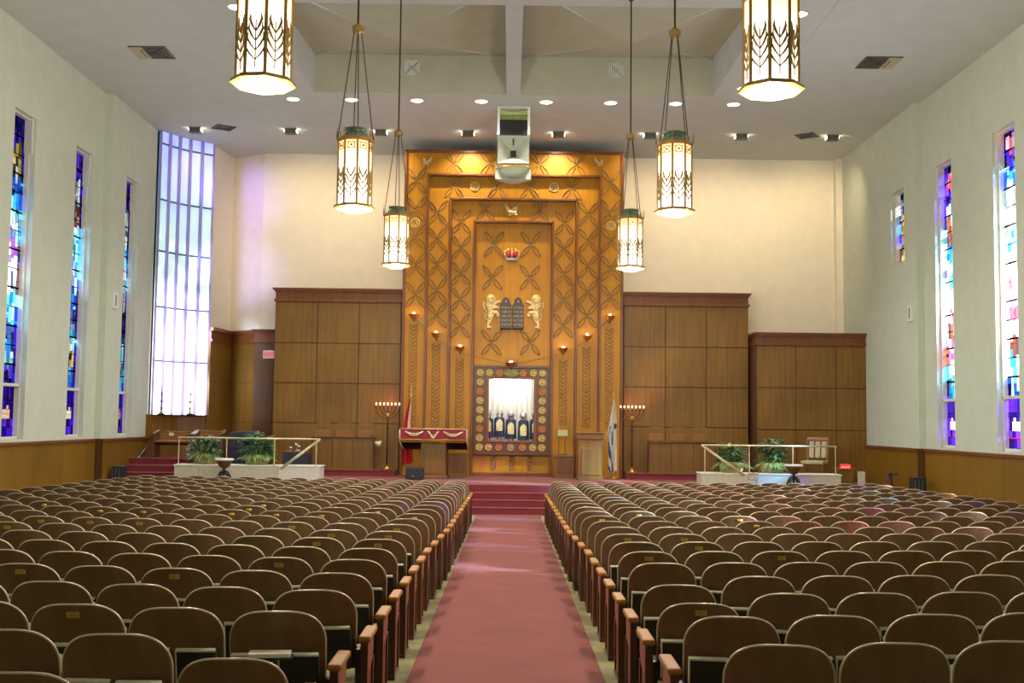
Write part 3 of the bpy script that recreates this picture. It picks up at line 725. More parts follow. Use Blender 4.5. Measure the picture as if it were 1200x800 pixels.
for s, rows in ((1,HEB[0]),(-1,HEB[1])):
    P = [(-.148,-.43),(.148,-.43),(.148,.22)]+[(.145*math.cos(a)*1.0*.72,.29+.16*math.sin(a)) for a in [PI*k/10 for k in range(11)]]+[(-.148,.22)]
    b = MB(); b.prism(P, -.06, .03, inset=.04); o = b.obj('tablet', M['tablet'], tab, bevel=.012); o.location = (s*.165,0,0)
    for i, t in enumerate(rows):
        text('lettering', t[::-1], M['letter'], o, (0,-.064,.16-.115*i), .086, .003)
    b = MB(); b.sphere((0,-.062,.33), (.016,.008,.03), 8); b.obj('crown_mark', M['shield'], o)
cr = tag(empty('crown_relief', (0.011, 29.680, 6.533)), 'small gilded crown relief with two red cushions above the tablets', 'relief')
b = MB()
for s in (-1,1): b.sphere((s*.1,-.05,.03), (.1,.07,.11), 14)
b.obj('cushion', M['redpaint'], cr, smooth=True)
b = MB(); b.box(-.15,.15,-.1,.02,-.16,-.08); b.obj('band', M['silver'], cr, bevel=.015)
b = MB()
for x in (-.19,0,.19):
    b.tube([(x*.75,-.08,-.09),(x*1.05,-.1,.02),(x*.95,-.09,.1),(x*.35,-.08,.155)], .022, 8)
b.sphere((0,-.09,.165), .03, 8)
for x in (-.2,-.11,.11,.2): b.sphere((x,-.07,.1 if abs(x) > .15 else .15), .025, 8)
b.obj('arch', M['gold'], cr, smooth=True)
DOVE = [(-.30,.36),(-.25,.35),(-.2,.22),(-.1,.1),(.02,.06),(.1,.14),(.14,.22),(.2,.2),(.27,.26),(.29,.12),(.27,.0),(.2,-.08),(.24,-.14),(.3,-.2),(.26,-.24),(.18,-.2),(.08,-.18),(-.04,-.24),(-.12,-.22),(-.06,-.14),(-.14,-.08),(-.24,.06),(-.3,.2)]
def dove(label, loc, s, flip=1, grp=None):
    r = empty('dove_relief', loc); b = MB(); P = [(x*s*flip, z*s) for x, z in DOVE]
    b.prism(P, -.06, .02, inset=.08); b.sphere((.05*s*flip,-.05,-.06*s), (.2*s,.05,.1*s), 12); b.obj('body', M['gold'], r, bevel=.01)
    b = MB()
    for k in range(4):
        b.tube([((-.27+.03*k)*s*flip,-.06,(.33-.05*k)*s),((-.16+.05*k)*s*flip,-.065,(.12-.05*k)*s),(.02*s*flip,-.06,-.02*s)], .02*s+.004, 6)
    for k in range(3): b.tube([((.15+.05*k)*s*flip,-.06,(.2-.01*k)*s),((.12+.03*k)*s*flip,-.065,(.05)*s)], .02*s+.004, 6)
    b.obj('wing_feathers', M['gold'], r, smooth=True)
    return tag(r, label, 'relief', grp)
dove('large gilded dove relief centred above the innermost frame', (-0.022, 29.530, 7.714), .62)
dove('small gilded dove relief in the top ark corner on the red-flag side', (-2.272, 29.230, 8.955), .42, -1, 'corner doves'); dove('small gilded dove relief in the top ark corner on the blue-striped flag side', (2.311, 29.230, 8.977), .42, 1, 'corner doves')
def rosette(label, loc):
    r = empty('star_rosette', loc); b = MB(); n = 24
    b.tube([(.115*math.cos(2*PI*k/n),-.015,.115*math.sin(2*PI*k/n)) for k in range(n+1)], .016, 6, caps=False); b.obj('ring', M['gold'], r, smooth=True)
    b = MB()
    for q in (90,270):
        P = [(.085*math.cos((q+120*k)*PI/180),-.015,.085*math.sin((q+120*k)*PI/180)) for k in range(4)]
        b.tube(P, .01, 5)
    b.obj('star', M['gold'], r)
    tag(r, label, 'relief', 'round star rosettes on the ark')
rosette('round gilded star rosette low in the outer ark band above the red and white flag', (-2.569, 29.240, 7.306)); rosette('round gilded star rosette low in the outer ark band above the blue-striped flag', (2.641, 29.240, 7.290))
rosette('round gilded star rosette in the second band top, red-flag side', (-1.002, 29.390, 8.335)); rosette('round gilded star rosette in the second band top, blue-striped flag side', (1.115, 29.390, 8.338))

# ------------------------------------------------------------------ parapets, rails, plants
def parapet(label, x0, x1, y, z0, zt, cuts, white):
    r = tag(empty('parapet', ((x0+x1)/2, y, z0)), label, 'low wall', 'parapets at the stage front'); cx = (x0+x1)/2
    X = [x0]+cuts+[x1]
    for i in range(len(X)-1):
        b = MB(); b.box(X[i]-cx+.006,X[i+1]-cx-.006,0,.66,0,zt-z0-.03); b.obj('wall_block', M['parapet_w'] if i == white else M['parapet'], r, bevel=.004)
    b = MB(); b.box(x0-cx-.015,x1-cx+.015,-.02,.68,zt-z0-.03,zt-z0); b.obj('coping', M['parapet_w'], r, bevel=.008)
    return r
parapet('pale low parapet with two ferny plants, below the tall bright window', -7.77, -4.39, 25.9, STG, .985, [-7.2,-5.36], 2)
parapet('pale low parapet with a small square vent, beside the red exit lamp', 4.47, 7.72, 25.9, STG, .93, [5.75], -1)
b = MB(); b.box(-.12,.12,-.01,.02,-.08,.08); v_ = b.obj('wall_vent', M['tan'], bevel=.004, loc=(5.670, 25.890, 0.866)); tag(v_, 'small square tan cover plate on the parapet front under the plants', 'vent')
def rail(label, xs, y, zb, zt, d0, d1):
    r = tag(empty('hand_rail', (xs[0], y, zb)), label, 'railing', 'brass rails on the stage parapets')
    P = lambda p: (p[0]-xs[0], p[1]-y, p[2]-zb)
    b = MB(); b.tube([P((xs[0]-.03,y,zt)),P((xs[-1]+.03,y,zt))], .02, 8); b.obj('top_rail', M['brass_rail'], r, smooth=True)
    for x in xs:
        b = MB(); b.tube([P((x,y,zb)),P((x,y,zt))], .013, 8); b.lathe([(.04,0),(.04,.015),(.018,.02)], 10, c=P((x,y,zb))); b.obj('post', M['brass_rail'], r, smooth=False)
    b = MB(); b.tube([P(d0),P(d1)], .03, 8); b.sphere(P(d0), .032, 8); b.obj('sloping_rail', M['brass_rail'], r, smooth=True)
M['wood_pew'] = wood('wood_pew', (134,84,36), (158,104,50), 'x')
M['brass_rail'] = pm('pale_brass', (216,206,160), .28, metal=.5)
rail('pale brass stage railing with a sloping end, in front of the draped cabinet', [-7.687,-6.574,-5.461,-4.488], 25.95, .985, 1.605, (-4.426, 26.000, 1.592), (-5.283, 25.850, 0.915))
rail('yellow brass stage railing with a sloping end, in front of the tan chair', [4.561,5.596,6.611,7.606], 25.95, .93, 1.575, (4.510, 26.000, 1.566), (5.444, 25.850, 0.895))
b = MB(); p,q = (-9.200, 27.567, 1.004),(-9.200, 28.827, 1.530); b.tube([p,q], .03, 8)
for t in (.2,.8): b.tube([tuple(p[i]+(q[i]-p[i])*t for i in range(3)), (-9.3,p[1]+(q[1]-p[1])*t,p[2]+(q[2]-p[2])*t-.06)], .012, 6)
tag(b.obj('wall_hand_rail', M['silver'], smooth=True), 'short sloping silver handrail on the wainscot end by the red steps', 'railing')

def plant(label, loc, R_, H_, seed, pale, spread=1.):
    r = tag(empty('potted_plant', loc), label, 'plant', 'plants on the parapets'); g = random.Random(seed)
    b = MB(); b.lathe([(.2,0),(.25,.05),(.29,.24),(.3,.27),(.27,.27),(.24,.2),(.1,.18)], 18, sx=1.05, sy=.75); b.obj('basket', M['basket'], r)
    b = MB()
    def leaf(base, az, el, L, W, mi):
        d = Vector((math.cos(az)*math.cos(el), math.sin(az)*math.cos(el), math.sin(el))); side = Vector((-math.sin(az), math.cos(az), 0)); n = d.cross(side)
        P = []
        for k in range(6):
            t = k/5; c = Vector(base)+d*L*t+Vector((0,0,-.35*L*t*t)); w = W*math.sin(PI*(.08+.92*t))**.8*(1 if k < 5 else .05)
            P.append((c-side*w-n*w*.3, c, c+side*w-n*w*.3))
        for k in range(5):
            b.poly([P[k][0],P[k][1],P[k+1][1],P[k+1][0]], mi); b.poly([P[k][1],P[k][2],P[k+1][2],P[k+1][1]], mi)
    for i in range(300):
        az = g.uniform(0,2*PI); rr = R_*.85*math.sqrt(g.random()); h = .2+g.random()**.8*H_
        leaf((rr*math.cos(az)*spread, rr*math.sin(az)*.45, h*(1-.3*(rr/R_)**2)), az+g.uniform(-.8,.8), g.uniform(-.1,1.1), g.uniform(.13,.25), g.uniform(.022,.04), 1 if g.random() < pale else 0)
    for i in range(40):   # trailing sprigs over the rim
        az = g.uniform(PI,2*PI); leaf((.26*math.cos(az),.2*math.sin(az),.27), az, -.3, g.uniform(.15,.3), .022, 1)
    b.obj('foliage', [M['leaf'], M['leaf_pale']], r, smooth=True, fixn=False)
    b = MB()
    for i in range(9):
        az = i*2*PI/9; b.tube([(0.05*math.cos(az),.04*math.sin(az),.2),(R_*.5*math.cos(az),R_*.4*math.sin(az),.2+H_*.6)], .007, 5)
    b.obj('stem', M['leaf_pale'], r)
plant('bushy pale-green plant in a straw basket, on the parapet end by the red steps', (-7.174, 26.330, 0.962), .36, .46, 1, .35, 1.05)
plant('dark leafy plant in a straw basket, on the parapet before the dark covered console', (-5.946, 26.330, 0.957), .4, .56, 2, .15, 1.1)
plant('rounded green plant in a straw basket just behind the sloping brass rail', (5.253, 26.330, 0.909), .32, .48, 3, .2)
plant('taller green plant with one high sprig, in a straw basket beside the round stool', (6.220, 26.330, 0.911), .36, .6, 4, .1)
def stool(label, loc, zt):
    r = tag(empty('tall_stool', loc), label, 'stool', 'round stools before the parapets'); h = zt-loc[2]
    b = MB(); b.lathe([(.17,h-.03),(.21,h-.02),(.215,h+.005),(.19,h+.02)], 20); b.obj('seat', M['white'], r, smooth=True)
    b = MB(); b.lathe([(.06,h-.2),(.12,h-.16),(.18,h-.05),(.18,h-.03)], 16); b.obj('seat_frame', M['wood_dark'], r, smooth=True)
    b = MB(); b.lathe([(.03,.25),(.03,h-.18)], 10); b.obj('column', M['charcoal'], r)
    for k in range(4):
        a = PI/4+k*PI/2; b = MB(); P = [(.03,h-.27),(.1,h-.3),(.17,h-.42),(.2,h*.45),(.22,0)]
        b.tube([(q*math.cos(a),q*math.sin(a),z) for q,z in P], [.035,.03,.024,.02,.02], 8); b.obj('leg', M['charcoal'], r, smooth=True)
stool('tall black-legged stool with pale round top between two plants', (-6.426,25.2,fz(25.2)), 1.141)
stool('tall black-legged stool with pale round top below the tan chair', (6.436,25.2,fz(25.2)), 1.159)

# ------------------------------------------------------------------ stage furniture
# reading desk with the fringed cloth
dk = tag(empty('reading_desk', (-1.903,28.3,STG)), 'wooden pedestal reading desk under a crimson cloth', 'desk')
b = MB(); b.box(-.315,.315,-.3,.3,0,1.18); b.obj('pedestal', M['wood_bench'], dk, bevel=.01)
b = MB(); b.box(-.25,.25,-.315,-.29,.12,1.0); b.obj('door_panel', M['wood_panel'], dk, bevel=.01)
b = MB(); b.box(-.36,.36,-.34,.34,0,.07); b.obj('plinth', M['wood_bench'], dk, bevel=.01)
b = MB(); b.box(-.8,.8,-.4,.42,1.16,1.22); b.obj('top', M['wood_bench'], dk, bevel=.01)
cl = tag(empty('fringed_cloth', (-1.903,28.3,STG+1.225)), 'crimson velvet cloth with pale swags and gold fringe over the reading desk', 'cloth')
b = MB(); n = 40
def hang(pts, z0f, z1, mi):
    for i in range(len(pts)-1):
        (xa,ya),(xb,yb) = pts[i],pts[i+1]
        b.poly([(xa,ya,z0f(i)),(xb,yb,z0f(i+1)),(xb,yb,z1),(xa,ya,z1)], mi)
fr = [(-.82+1.64*i/n, -.425+.006*math.sin(i*1.1)) for i in range(n+1)]
b.poly([(-.82,-.42,.012),(.82,-.42,.012),(.82,.44,.012),(-.82,.44,.012)])
hang(fr, lambda i: -.27, .012, 0); 
b.obj('top_cloth', M['cloth_red'], cl, fixn=False)
b = MB(); hang([(-.82,.445),(.82,.445)], lambda i: -.52, .012, 0); hang([(-.825,-.42),(-.825,.44)], lambda i: -.3-.25*i, .012, 0); hang([(.825,-.42),(.825,.44)], lambda i: -.3-.25*i, .012, 0)
b.obj('side_drop', M['cloth_dark'], cl, fixn=False)
b = MB()
for i in range(82): x = -.81+1.62*i/81; b.tube([(x,-.432,-.25),(x,-.432,-.325)], .0075, 4)
b.tube([(-.82,-.432,-.255),(.82,-.432,-.255)], .012, 6); b.obj('fringe', M['brass'], cl)
b = MB()
for s in (-.84,.84): b.tube([(s,-.42,0),(s,-.43,-.28),(s+(.03 if s > 0 else .04),-.2,-.42),(s-(.0 if s > 0 else -.08),.2,-.56)], .016, 6)
b.tube([(-.83,-.43,.014),(.83,-.43,.014)], .012, 6); b.obj('edge_cord', M['shield'], cl, smooth=True)
for cx_, w_, d_ in ((-.48,.22,.1),(.0,.14,.16),(.5,.24,.11)):
    b = MB(); P = [(cx_-w_+2*w_*k/10, -.437, -.05-d_*math.sin(PI*k/10)**(1 if d_ < .15 else 2)) for k in range(11)]
    b.tube(P, .016, 6); b.tube([(x,y,z+.045*math.sin(PI*k/10)) for k,(x,y,z) in enumerate(P)], .010, 6); b.obj('embroidered_swag', M['shield'], cl, smooth=True)
def monitor(label, loc, w, h, d, grp=None):
    r = tag(empty('stage_monitor', loc), label, 'speaker', grp)
    b = MB(); b.prism([(-w/2,0),(w/2,0),(w/2,h),(-w/2,h)], 0, d, inset=0); b.obj('case', M['charcoal'], r, bevel=.015)
    b = MB(); b.box(-w/2+.03,w/2-.03,-.012,.0,.03,h-.03); b.obj('grille', M['black'], r, bevel=.005)
    b = MB(); b.box(-.07,-.01,-.02,-.01,h*.3,h*.36); b.obj('badge', M['silver'], r)
    return r
monitor('black stage monitor box on the red stage edge before the reading desk', (-2.308,27.3,STG), .44, .3, .3)

def side_cabinet(label, loc, w, h):
    r = tag(empty('side_cabinet', loc), label, 'cabinet', 'low cabinets beside the open ark')
    b = MB(); b.box(-w/2,w/2,0,.34,.06,h-.05); b.obj('carcass', M['wood_bench'], r, bevel=.006)
    b = MB(); b.box(-w/2+.05,w/2-.05,-.014,.01,.12,h-.1); b.obj('door', M['wood_trim'], r, bevel=.01)
    b = MB(); b.box(-w/2-.025,w/2+.025,-.03,.35,h-.05,h); b.obj('top', M['wood_bench'], r, bevel=.008)
    b = MB(); b.box(-w/2-.01,w/2+.01,-.02,.34,0,.06); b.obj('plinth', M['wood_bench'], r)
side_cabinet('low reddish wood cabinet beside the ark, behind the crimson-cloth desk', (-1.317,28.85,STG), .46, .62)
side_cabinet('low reddish wood cabinet beside the ark, carrying a small shaded lamp', (1.430,28.85,STG), .48, .6)
lp = tag(empty('table_lamp', (1.386,29.0,STG+.6)), 'small wire-legged lamp with square pale-green shade on the low cabinet', 'lamp')
b = MB(); b.box(-.13,.13,-.06,.06,.48,.64); b.obj('lamp_shade', M['lamp_green'], lp, bevel=.01)
for s in (-.09,.07): b = MB(); b.tube([(s,0,0),(s,0,.48)], .01, 6); b.obj('leg', M['bronze'], lp)
b = MB(); b.box(-.14,.14,-.07,.07,0,.02); b.obj('base', M['bronze'], lp)
for s in (-.12,.13): b = MB(); b.tube([(s*1.25,0,.5),(s*1.25,0,.72)], .007, 5); b.obj('prong', M['bronze'], lp)
# lectern
lc = tag(empty('lectern', (2.055,28.2,STG)), 'plain honey-wood lectern with moulded top, between the lamp cabinet and striped flag', 'lectern')
b = MB(); b.box(-.3,.3,0,.42,.08,1.02); b.obj('body', M['wood_lect'], lc, bevel=.008)
b = MB(); b.box(-.22,.25,-.02,.02,.12,.8); b.obj('front_panel', M['wood_lect'], lc, bevel=.012)
b = MB(); b.box(-.34,.34,-.05,.46,1.02,1.16); b.box(-.36,.36,-.07,.48,1.16,1.2); b.obj('top', M['wood_bench'], lc, bevel=.012)
b = MB(); b.box(-.33,.33,-.03,.44,0,.08); b.obj('plinth', M['wood_bench'], lc, bevel=.01)
b = MB(); b.box(-.3,-.24,-.03,.0,.1,.68); b.obj('side_strip', M['wood_red'], lc)

# flags
def flagpole(r, h):
    b = MB(); b.lathe([(.16,0),(.16,.03),(.05,.06),(.03,.12)], 16); b.obj('base', M['brass'], r, smooth=True)
    b = MB(); b.tube([(0,0,.1),(0,0,h)], .014, 8); b.obj('pole', M['brass_rail'], r, smooth=True)
    b = MB(); b.lathe([(.012,h),(.035,h+.06),(.004,h+.2)], 8, sy=.4); b.obj('finial', M['brass'], r)
def flag(name, label, loc, h, prof, colf, mats, side):
    r = tag(empty(name, loc), label, 'flag'); flagpole(r, h); b = MB(); n, m = 30, 26
    G = []
    for j in range(m+1):
        t = j/m; z, xa, xb = prof(t); row = []
        for i in range(n+1):
            u = i/n; x = xa+(xb-xa)*u
            row.append((x+.012*math.sin(u*17+t*3), -.02-.05*math.sin(u*15+2*t)-.02*math.sin(u*31), z-.03*math.sin(u*12)*t))
        G.append(row)
    for j in range(m):
        for i in range(n):
            b.poly([G[j][i],G[j][i+1],G[j+1][i+1],G[j+1][i]], colf((i+.5)/n,(j+.5)/m))
    me = b.obj('flag_cloth', mats, r, smooth=True, fixn=False)
    bm = bmesh.new(); bm.from_mesh(me.data); bmesh.ops.remove_doubles(bm, verts=bm.verts, dist=1e-5); bm.to_mesh(me.data); bm.free()
fz1 = 2.939; fx1 = -2.566
flag('national_flag', 'red and white flag hanging furled on its pole behind the crimson-cloth desk', (fx1,28.95,STG), fz1-STG-.15,
     lambda t: (fz1-STG-.25-1.75*t, -.02-.24*math.sin(min(1,t*1.4)*PI/2)*(1-.25*t), .03+.03*t), lambda u,t: 1 if .62 < u+.12*math.sin(t*5) < .86 and t < .72 else 0, [M['flag_red'],M['flag_white']], -1)
fz2 = 2.795; fx2 = 2.688
def colb(u, t):
    a = u+.3*math.sin(4.2*t-.6)
    if .34 < a < .54 and t > .34: return 1
    if u > .66 and .30 < t < .40: return 1
    if .80 < a < .95 and .42 < t < .62: return 1
    if .05 < a < .16 and t > .7: return 1
    return 0
flag('striped_flag', 'white flag with blue stripes hanging furled on a pole by the lectern', (fx2,28.7,STG), fz2-STG-.12,
     lambda t: (fz2-STG-.2-1.78*t, -.01-.16*min(1,t*2.2)*(1-.35*max(0,t-.5)), .02+.07*math.sin(min(1,t*2.4)*PI*.62)), colb, [M['flag_white'],M['flag_blue']], 1)

# menorah stands
def menorah(label, loc, H_):
    r = tag(empty('menorah_stand', loc), label, 'candelabrum', 'seven-branched floor candelabra'); b = MB()
    b.lathe([(.16,0),(.17,.02),(.06,.07),(.03,.14)], 18); b.obj('base', M['brass'], r, smooth=True)
    b = MB(); b.lathe([(.018,.1),(.018,.5),(.035,.52),(.018,.55),(.018,H_*.62),(.035,H_*.64),(.016,H_*.67),(.016,H_-.1)], 10); b.obj('pole', M['bronze'], r, smooth=True)
    for k in (1,2,3):
        for s in (-1,1):
            b = MB(); R_ = .1*k; b.tube([(s*R_*math.sin(a),0,H_-.1-.085*k*math.cos(a)) for a in [PI/2*q/8 for q in range(9)]], .011, 6); b.obj('branch', M['bronze'], r, smooth=True)
    for k in range(-3,4):
        b = MB(); b.lathe([(.012,H_-.1),(.03,H_-.08),(.03,H_-.07),(.014,H_-.06),(.014,H_-.01)], 10, c=(k*.1,0,0)); c = b.obj('candle_cup', M['bronze'], r, smooth=True)
        b = MB(); b.sphere((k*.1,0,H_+.02), (.02,.02,.035), 8); b.obj('bulb', M['flame_c'], c, smooth=True)
    b = MB(); b.sphere((0,-.03,H_-.28), (.06,.02,.06), 10); b.obj('shield', M['brass'], r, smooth=True)
DT = STG+.155
menorah('lit seven-bulb candelabrum on a pole, beside the red and white flag', (-3.171,28.95,DT), 2.463-DT)
menorah('lit seven-bulb candelabrum on a pole, beside the blue-striped flag', (3.194,28.95,DT), 2.462-DT)

# bench desks and the chairs behind them
def clergy_chair(first=True):
    r = empty('clergy_chair')
    for s in (-1,1):
        for y in (-.2,.2):
            b = MB(); b.tube([(s*.2,y,0),(s*.2,y,.46)], .022, 8); b.obj('leg', M['wood_bench'], r)
        b = MB(); b.tube([(s*.2,.2,.44),(s*.215,.26,1.03)], .022, 8); b.obj('back_post', M['wood_bench'], r)
        b = MB(); b.tube([(s*.22,.22,.66),(s*.23,-.18,.66),(s*.22,-.2,.44)], .02, 8); b.obj('arm', M['wood_bench'], r)
    b = MB(); b.box(-.22,.22,-.23,.22,.44,.5); b.obj('seat', M['tan'], r, bevel=.02)
    b = MB(); P = [(-.2,-.16),(.2,-.16),(.2,.06),(.12,.1),(0,.14),(-.12,.1),(-.2,.06)]; b.prism(P, -.015, .015, mat=Matrix.Translation((0,.25,.97))); b.obj('crest_rail', M['wood_pew'], r, bevel=.008)
    b = MB(); b.box(-.19,.19,.22,.255,.74,.90); b.obj('back_pad', M['wood_pew'], r, bevel=.012)
    return r
cc = None
def bench(label, x0, x1, y, zt, mirror, cxs, side, word):
    global cc
    r = tag(empty('modesty_bench', ((x0+x1)/2,y,DT)), label, 'desk', 'panelled desks before the clergy chairs'); h = zt-DT; w = (x1-x0)/2
    n = 3
    for i in range(n):
        b = MB(); b.box(-w+2*w*i/n+.005,-w+2*w*(i+1)/n-.005,0,.03,.06,h-.04); b.obj('front_board', M['wood_bench'], r, bevel=.004)
    b = MB(); b.box(-w-.02,w+.02,-.03,.34,h-.04,h); b.obj('top', M['wood_dark'], r, bevel=.008)
    b = MB(); b.box(-w-.01,w+.01,-.02,.06,0,.06); b.obj('plinth', M['wood_bench'], r)
    for s in (-1,1):
        b = MB(); b.prism([(0,0),(.3,0),(.3,.3),(.26,.45),(.34,h-.04),(0,h-.04)], -.02, .02, mat=Matrix.Translation((s*w,0,0)) @ Matrix.Rotation(PI/2,4,'Z')); b.obj('end_panel', M['wood_dark'], r, bevel=.006)
    for i, cx_ in enumerate(cxs):
        c = clergy_chair() if cc is None else dup(cc)
        if cc is None: cc = c
        c.location = (cx_, y+.62, DT); c.scale = (1,1,1.13)
        near = ['end chair farthest from','middle chair of three near','end chair closest to'][i] if True else ''
        tag(c, f"{['outermost','middle','innermost'][i]} of three wooden armchairs behind the panelled desk, {word}", 'chair', f'three clergy chairs, {word}')
BW = 1.621
bench('panelled wooden desk before three chairs, by the candelabrum on the red-flag side', -5.082, -3.508, 28.75, BW, 1, [-4.953,-4.390,-3.827], 1, 'red-flag side')
bench('panelled wooden desk before three chairs, by the candelabrum on the striped-flag side', 3.621, 5.318, 28.75, 1.594, -1, [5.078,4.491,3.905], -1, 'striped-flag side')
gl = tag(empty('gooseneck_lamp', (-3.537,28.9,BW)), 'small brass bell-shaped lamp bent over the end of the panelled desk', 'lamp')
b = MB(); b.tube([(-.06,0,0),(-.05,0,.06),(.02,-.02,.05),(.06,-.03,-.05)], .01, 8); b.obj('neck', M['bronze'], gl, smooth=True)
b = MB(); b.lathe([(.02,.06),(.05,.02),(.075,-.04),(.11,-.09),(.1,-.09),(.06,-.03)], 16, c=(0,0,0)); o = b.obj('lamp_shade', M['brass_rail'], gl, smooth=True); o.location = (.1,-.04,-.16); o.rotation_euler = (.3,-1.2,0)

# small draped cabinet with silver cups
tb = tag(empty('draped_cabinet', (-5.176,27.2,STG)), 'small dark table draped in a blue-black cloth behind the sloping rail', 'table')
ztop = 1.282-STG
b = MB(); b.box(-.3,.3,-.22,.22,ztop-.04,ztop); b.obj('top', M['wood_dark'], tb, bevel=.008)
b = MB(); P = []
for i in range(49):
    a = 2*PI*i/48; c, s = math.cos(a), math.sin(a); k = 1/max(abs(c),abs(s)); P.append((.29*k*c,.21*k*s,.03*math.sin(i*1.9)))
for i in range(48):
    (xa,ya,da),(xb,yb,db) = P[i],P[i+1]; b.poly([(xa*(1.1+da),ya*(1.1+da),.02),(xb*(1.1+db),yb*(1.1+db),.02),(xb,yb,ztop-.03),(xa,ya,ztop-.03)])
b.obj('drape', M['navy_cover'], tb, smooth=True, fixn=False)
def cup(label, x, h):
    b = MB(); b.lathe([(.035,0),(.036,.008),(.01,.02),(.01,h*.45),(.035,h*.6),(.042,h),(.036,h),(.03,h*.65)], 14)
    o = b.obj('silver_cup', M['silver'], smooth=True, loc=(-5.176+x,27.15,STG+ztop)); tag(o, label, 'cup', 'silver on the draped table')
cup('short silver cup on the dark draped table', -.14, .11); cup('tall slim silver goblet on the dark draped table', .0, .2); cup('medium silver goblet at the wall side of the dark draped table', .06, .15)

# covered console, pews
og = tag(empty('covered_console', (-6.541,27.3,STG)), 'tall keyboard console under a dark navy cover, behind the dark leafy plant', 'organ'); hz = 1.752-STG
b = MB(); b.prism([(-.34,.1),(.34,.1),(.34,hz-.16),(.3,hz-.05),(.2,hz),(-.2,hz),(-.3,hz-.05),(-.34,hz-.16)], 0, .6); b.obj('cover', M['navy_cover'], og, bevel=.03, segs=3)
b = MB(); b.box(-.345,.345,-.006,.3,hz-.42,hz-.39); b.obj('red_band', M['cloth_dark'], og)
b = MB(); b.box(-.3,.3,.03,.56,0,.12); b.obj('base', M['charcoal'], og)
def pew(label, x0, x1, y, z, zt, paper=False):
    r = tag(empty('pew', ((x0+x1)/2,y,z)), label, 'pew', 'wooden pews under the tall window'); w = (x1-x0)/2; h = zt-z
    b = MB(); b.box(-w,w,0,.04,.3,h); b.obj('backrest', M['wood_pew'], r, bevel=.008)
    b = MB(); b.box(-w,w,-.42,.0,.38,.43); b.obj('seat', M['wood_pew'], r, bevel=.008)
    for s in (-1,1): b = MB(); b.prism([(-.46,0),(.06,0),(.06,h+.03),(-.02,h+.04),(-.1,.66),(-.46,.6)], -.03, .03, mat=Matrix.Translation((s*w,0,0)) @ Matrix.Rotation(PI/2,4,'Z')); b.obj('end_panel', M['wood_dark'], r, bevel=.01)
    b = MB(); b.box(-w,w,-.01,.05,h-.03,h+.01); b.obj('cap_rail', M['wood_bench'], r, bevel=.006)
M['wood_pew'] = wood('wood_pew', (134,84,36), (158,104,50), 'x')
PZ = STG+.45
pew('short wooden pew with a white card on its back, beside the red steps', -8.840, -7.893, 28.1, PZ, 1.711)
pew('longer wooden pew behind the bushy pale plant and dark console', -7.773, -7.111, 27.9, PZ, 1.736)
b = MB(); b.box(-.06,.06,-.012,0,-.04,.04); tag(b.obj('paper_card', M['page'], loc=(-8.517, 28.090, 1.646)), 'small white card stuck to the back of the short pew', 'paper')
b = MB()
for s in (0,):
    b.lathe([(.12,0),(.12,.02),(.03,.05),(.02,.12),(.045,.16),(.02,.2),(.02,.3),(.045,.34),(.02,.38),(.02,.5),(.04,.54),(.015,.58),(.012,.75)], 12)
cm = b.mesh('candlestick', M['bronze'], smooth=True)
for lb, p in (('slim turned candlestick on the window ledge beside the white wall end', (-9.0,28.74,ZW)), ('slim turned candlestick on the window ledge nearer the wood-lined corner', (-8.418, 29.300, 2.147))):
    o = bpy.data.objects.new('candlestick', cm); COL.objects.link(o); o.location = (p[0],p[1],ZW); o.scale = (.8,.8,1); tag(o, lb, 'candlestick', 'candlesticks on the tall window ledge')
# single tan chair on the stage
tc = tag(empty('stage_chair', (7.521,27.4,STG), -.5), 'wooden chair with tan striped back pad, turned sideways behind the brass railing', 'chair')
for s in (-1,1):
    for y in (-.24,.24): b = MB(); b.tube([(s*.24,y,0),(s*.23,y,.5)], .025, 8); b.obj('leg', M['wood_pew'], tc)
    b = MB(); b.tube([(s*.24,.24,.48),(s*.25,.34,1.12)], .025, 8); b.obj('back_post', M['wood_pew'], tc)
b = MB(); b.box(-.27,.27,-.34,.27,.5,.58); b.obj('seat', M['tan'], tc, bevel=.02)
for x in (-.15,0,.15): b = MB(); b.box(x-.06,x+.06,-.02,.02,0,.42,mat=Matrix.Translation((0,.285,.64)) @ Matrix.Rotation(-.16,4,'X')); b.obj('back_pad', M['tan'], tc, bevel=.015)
b = MB(); b.box(-.26,.26,-.025,.025,0,.09,mat=Matrix.Translation((0,.33,1.06)) @ Matrix.Rotation(-.16,4,'X')); b.obj('crest_rail', M['wood_red'], tc, bevel=.015)

# signs and small wall things
ex = tag(empty('exit_sign', (-6.670, 30.650, 3.826)), 'pinkish lit EXIT sign on the dark panel beside the tall panelling', 'sign')
b = MB(); b.box(-.155,.155,-.05,.03,-.11,.11); b.obj('sign_case', M['white'], ex, bevel=.008)
b = MB(); b.box(-.14,.14,-.056,-.05,-.095,.095); b.obj('sign_face', M['exit'], ex); text('lettering', 'EXIT', M['exit_text'], ex, (0,-.058,-.004), .14, .001)
rl = tag(empty('exit_lamp', (8.147, 27.000, 1.045)), 'small glowing red EXIT lamp at the end of the parapet', 'sign')
b = MB(); b.box(-.13,.13,-.04,.04,-.09,.09); b.obj('sign_face', M['red_lamp'], rl, bevel=.03); b = MB(); b.box(-.1,.1,-.03,.03,-.52,-.08); b.obj('post', M['charcoal'], rl)
text('lettering', 'EXIT', emit('exit_glow', (255,170,160), 1.5), rl, (0,-.045,0), .1, .001)
b = MB(); b.box(-.2,.2,0,.3,0,.42); b.box(-.22,.22,-.02,.32,.4,.44); tag(b.obj('side_pedestal', M['wood_panel'], loc=(8.145,26.9,STG-.02), bevel=.006), 'brown wooden box pedestal beside the parapet end below the red lamp', 'pedestal')
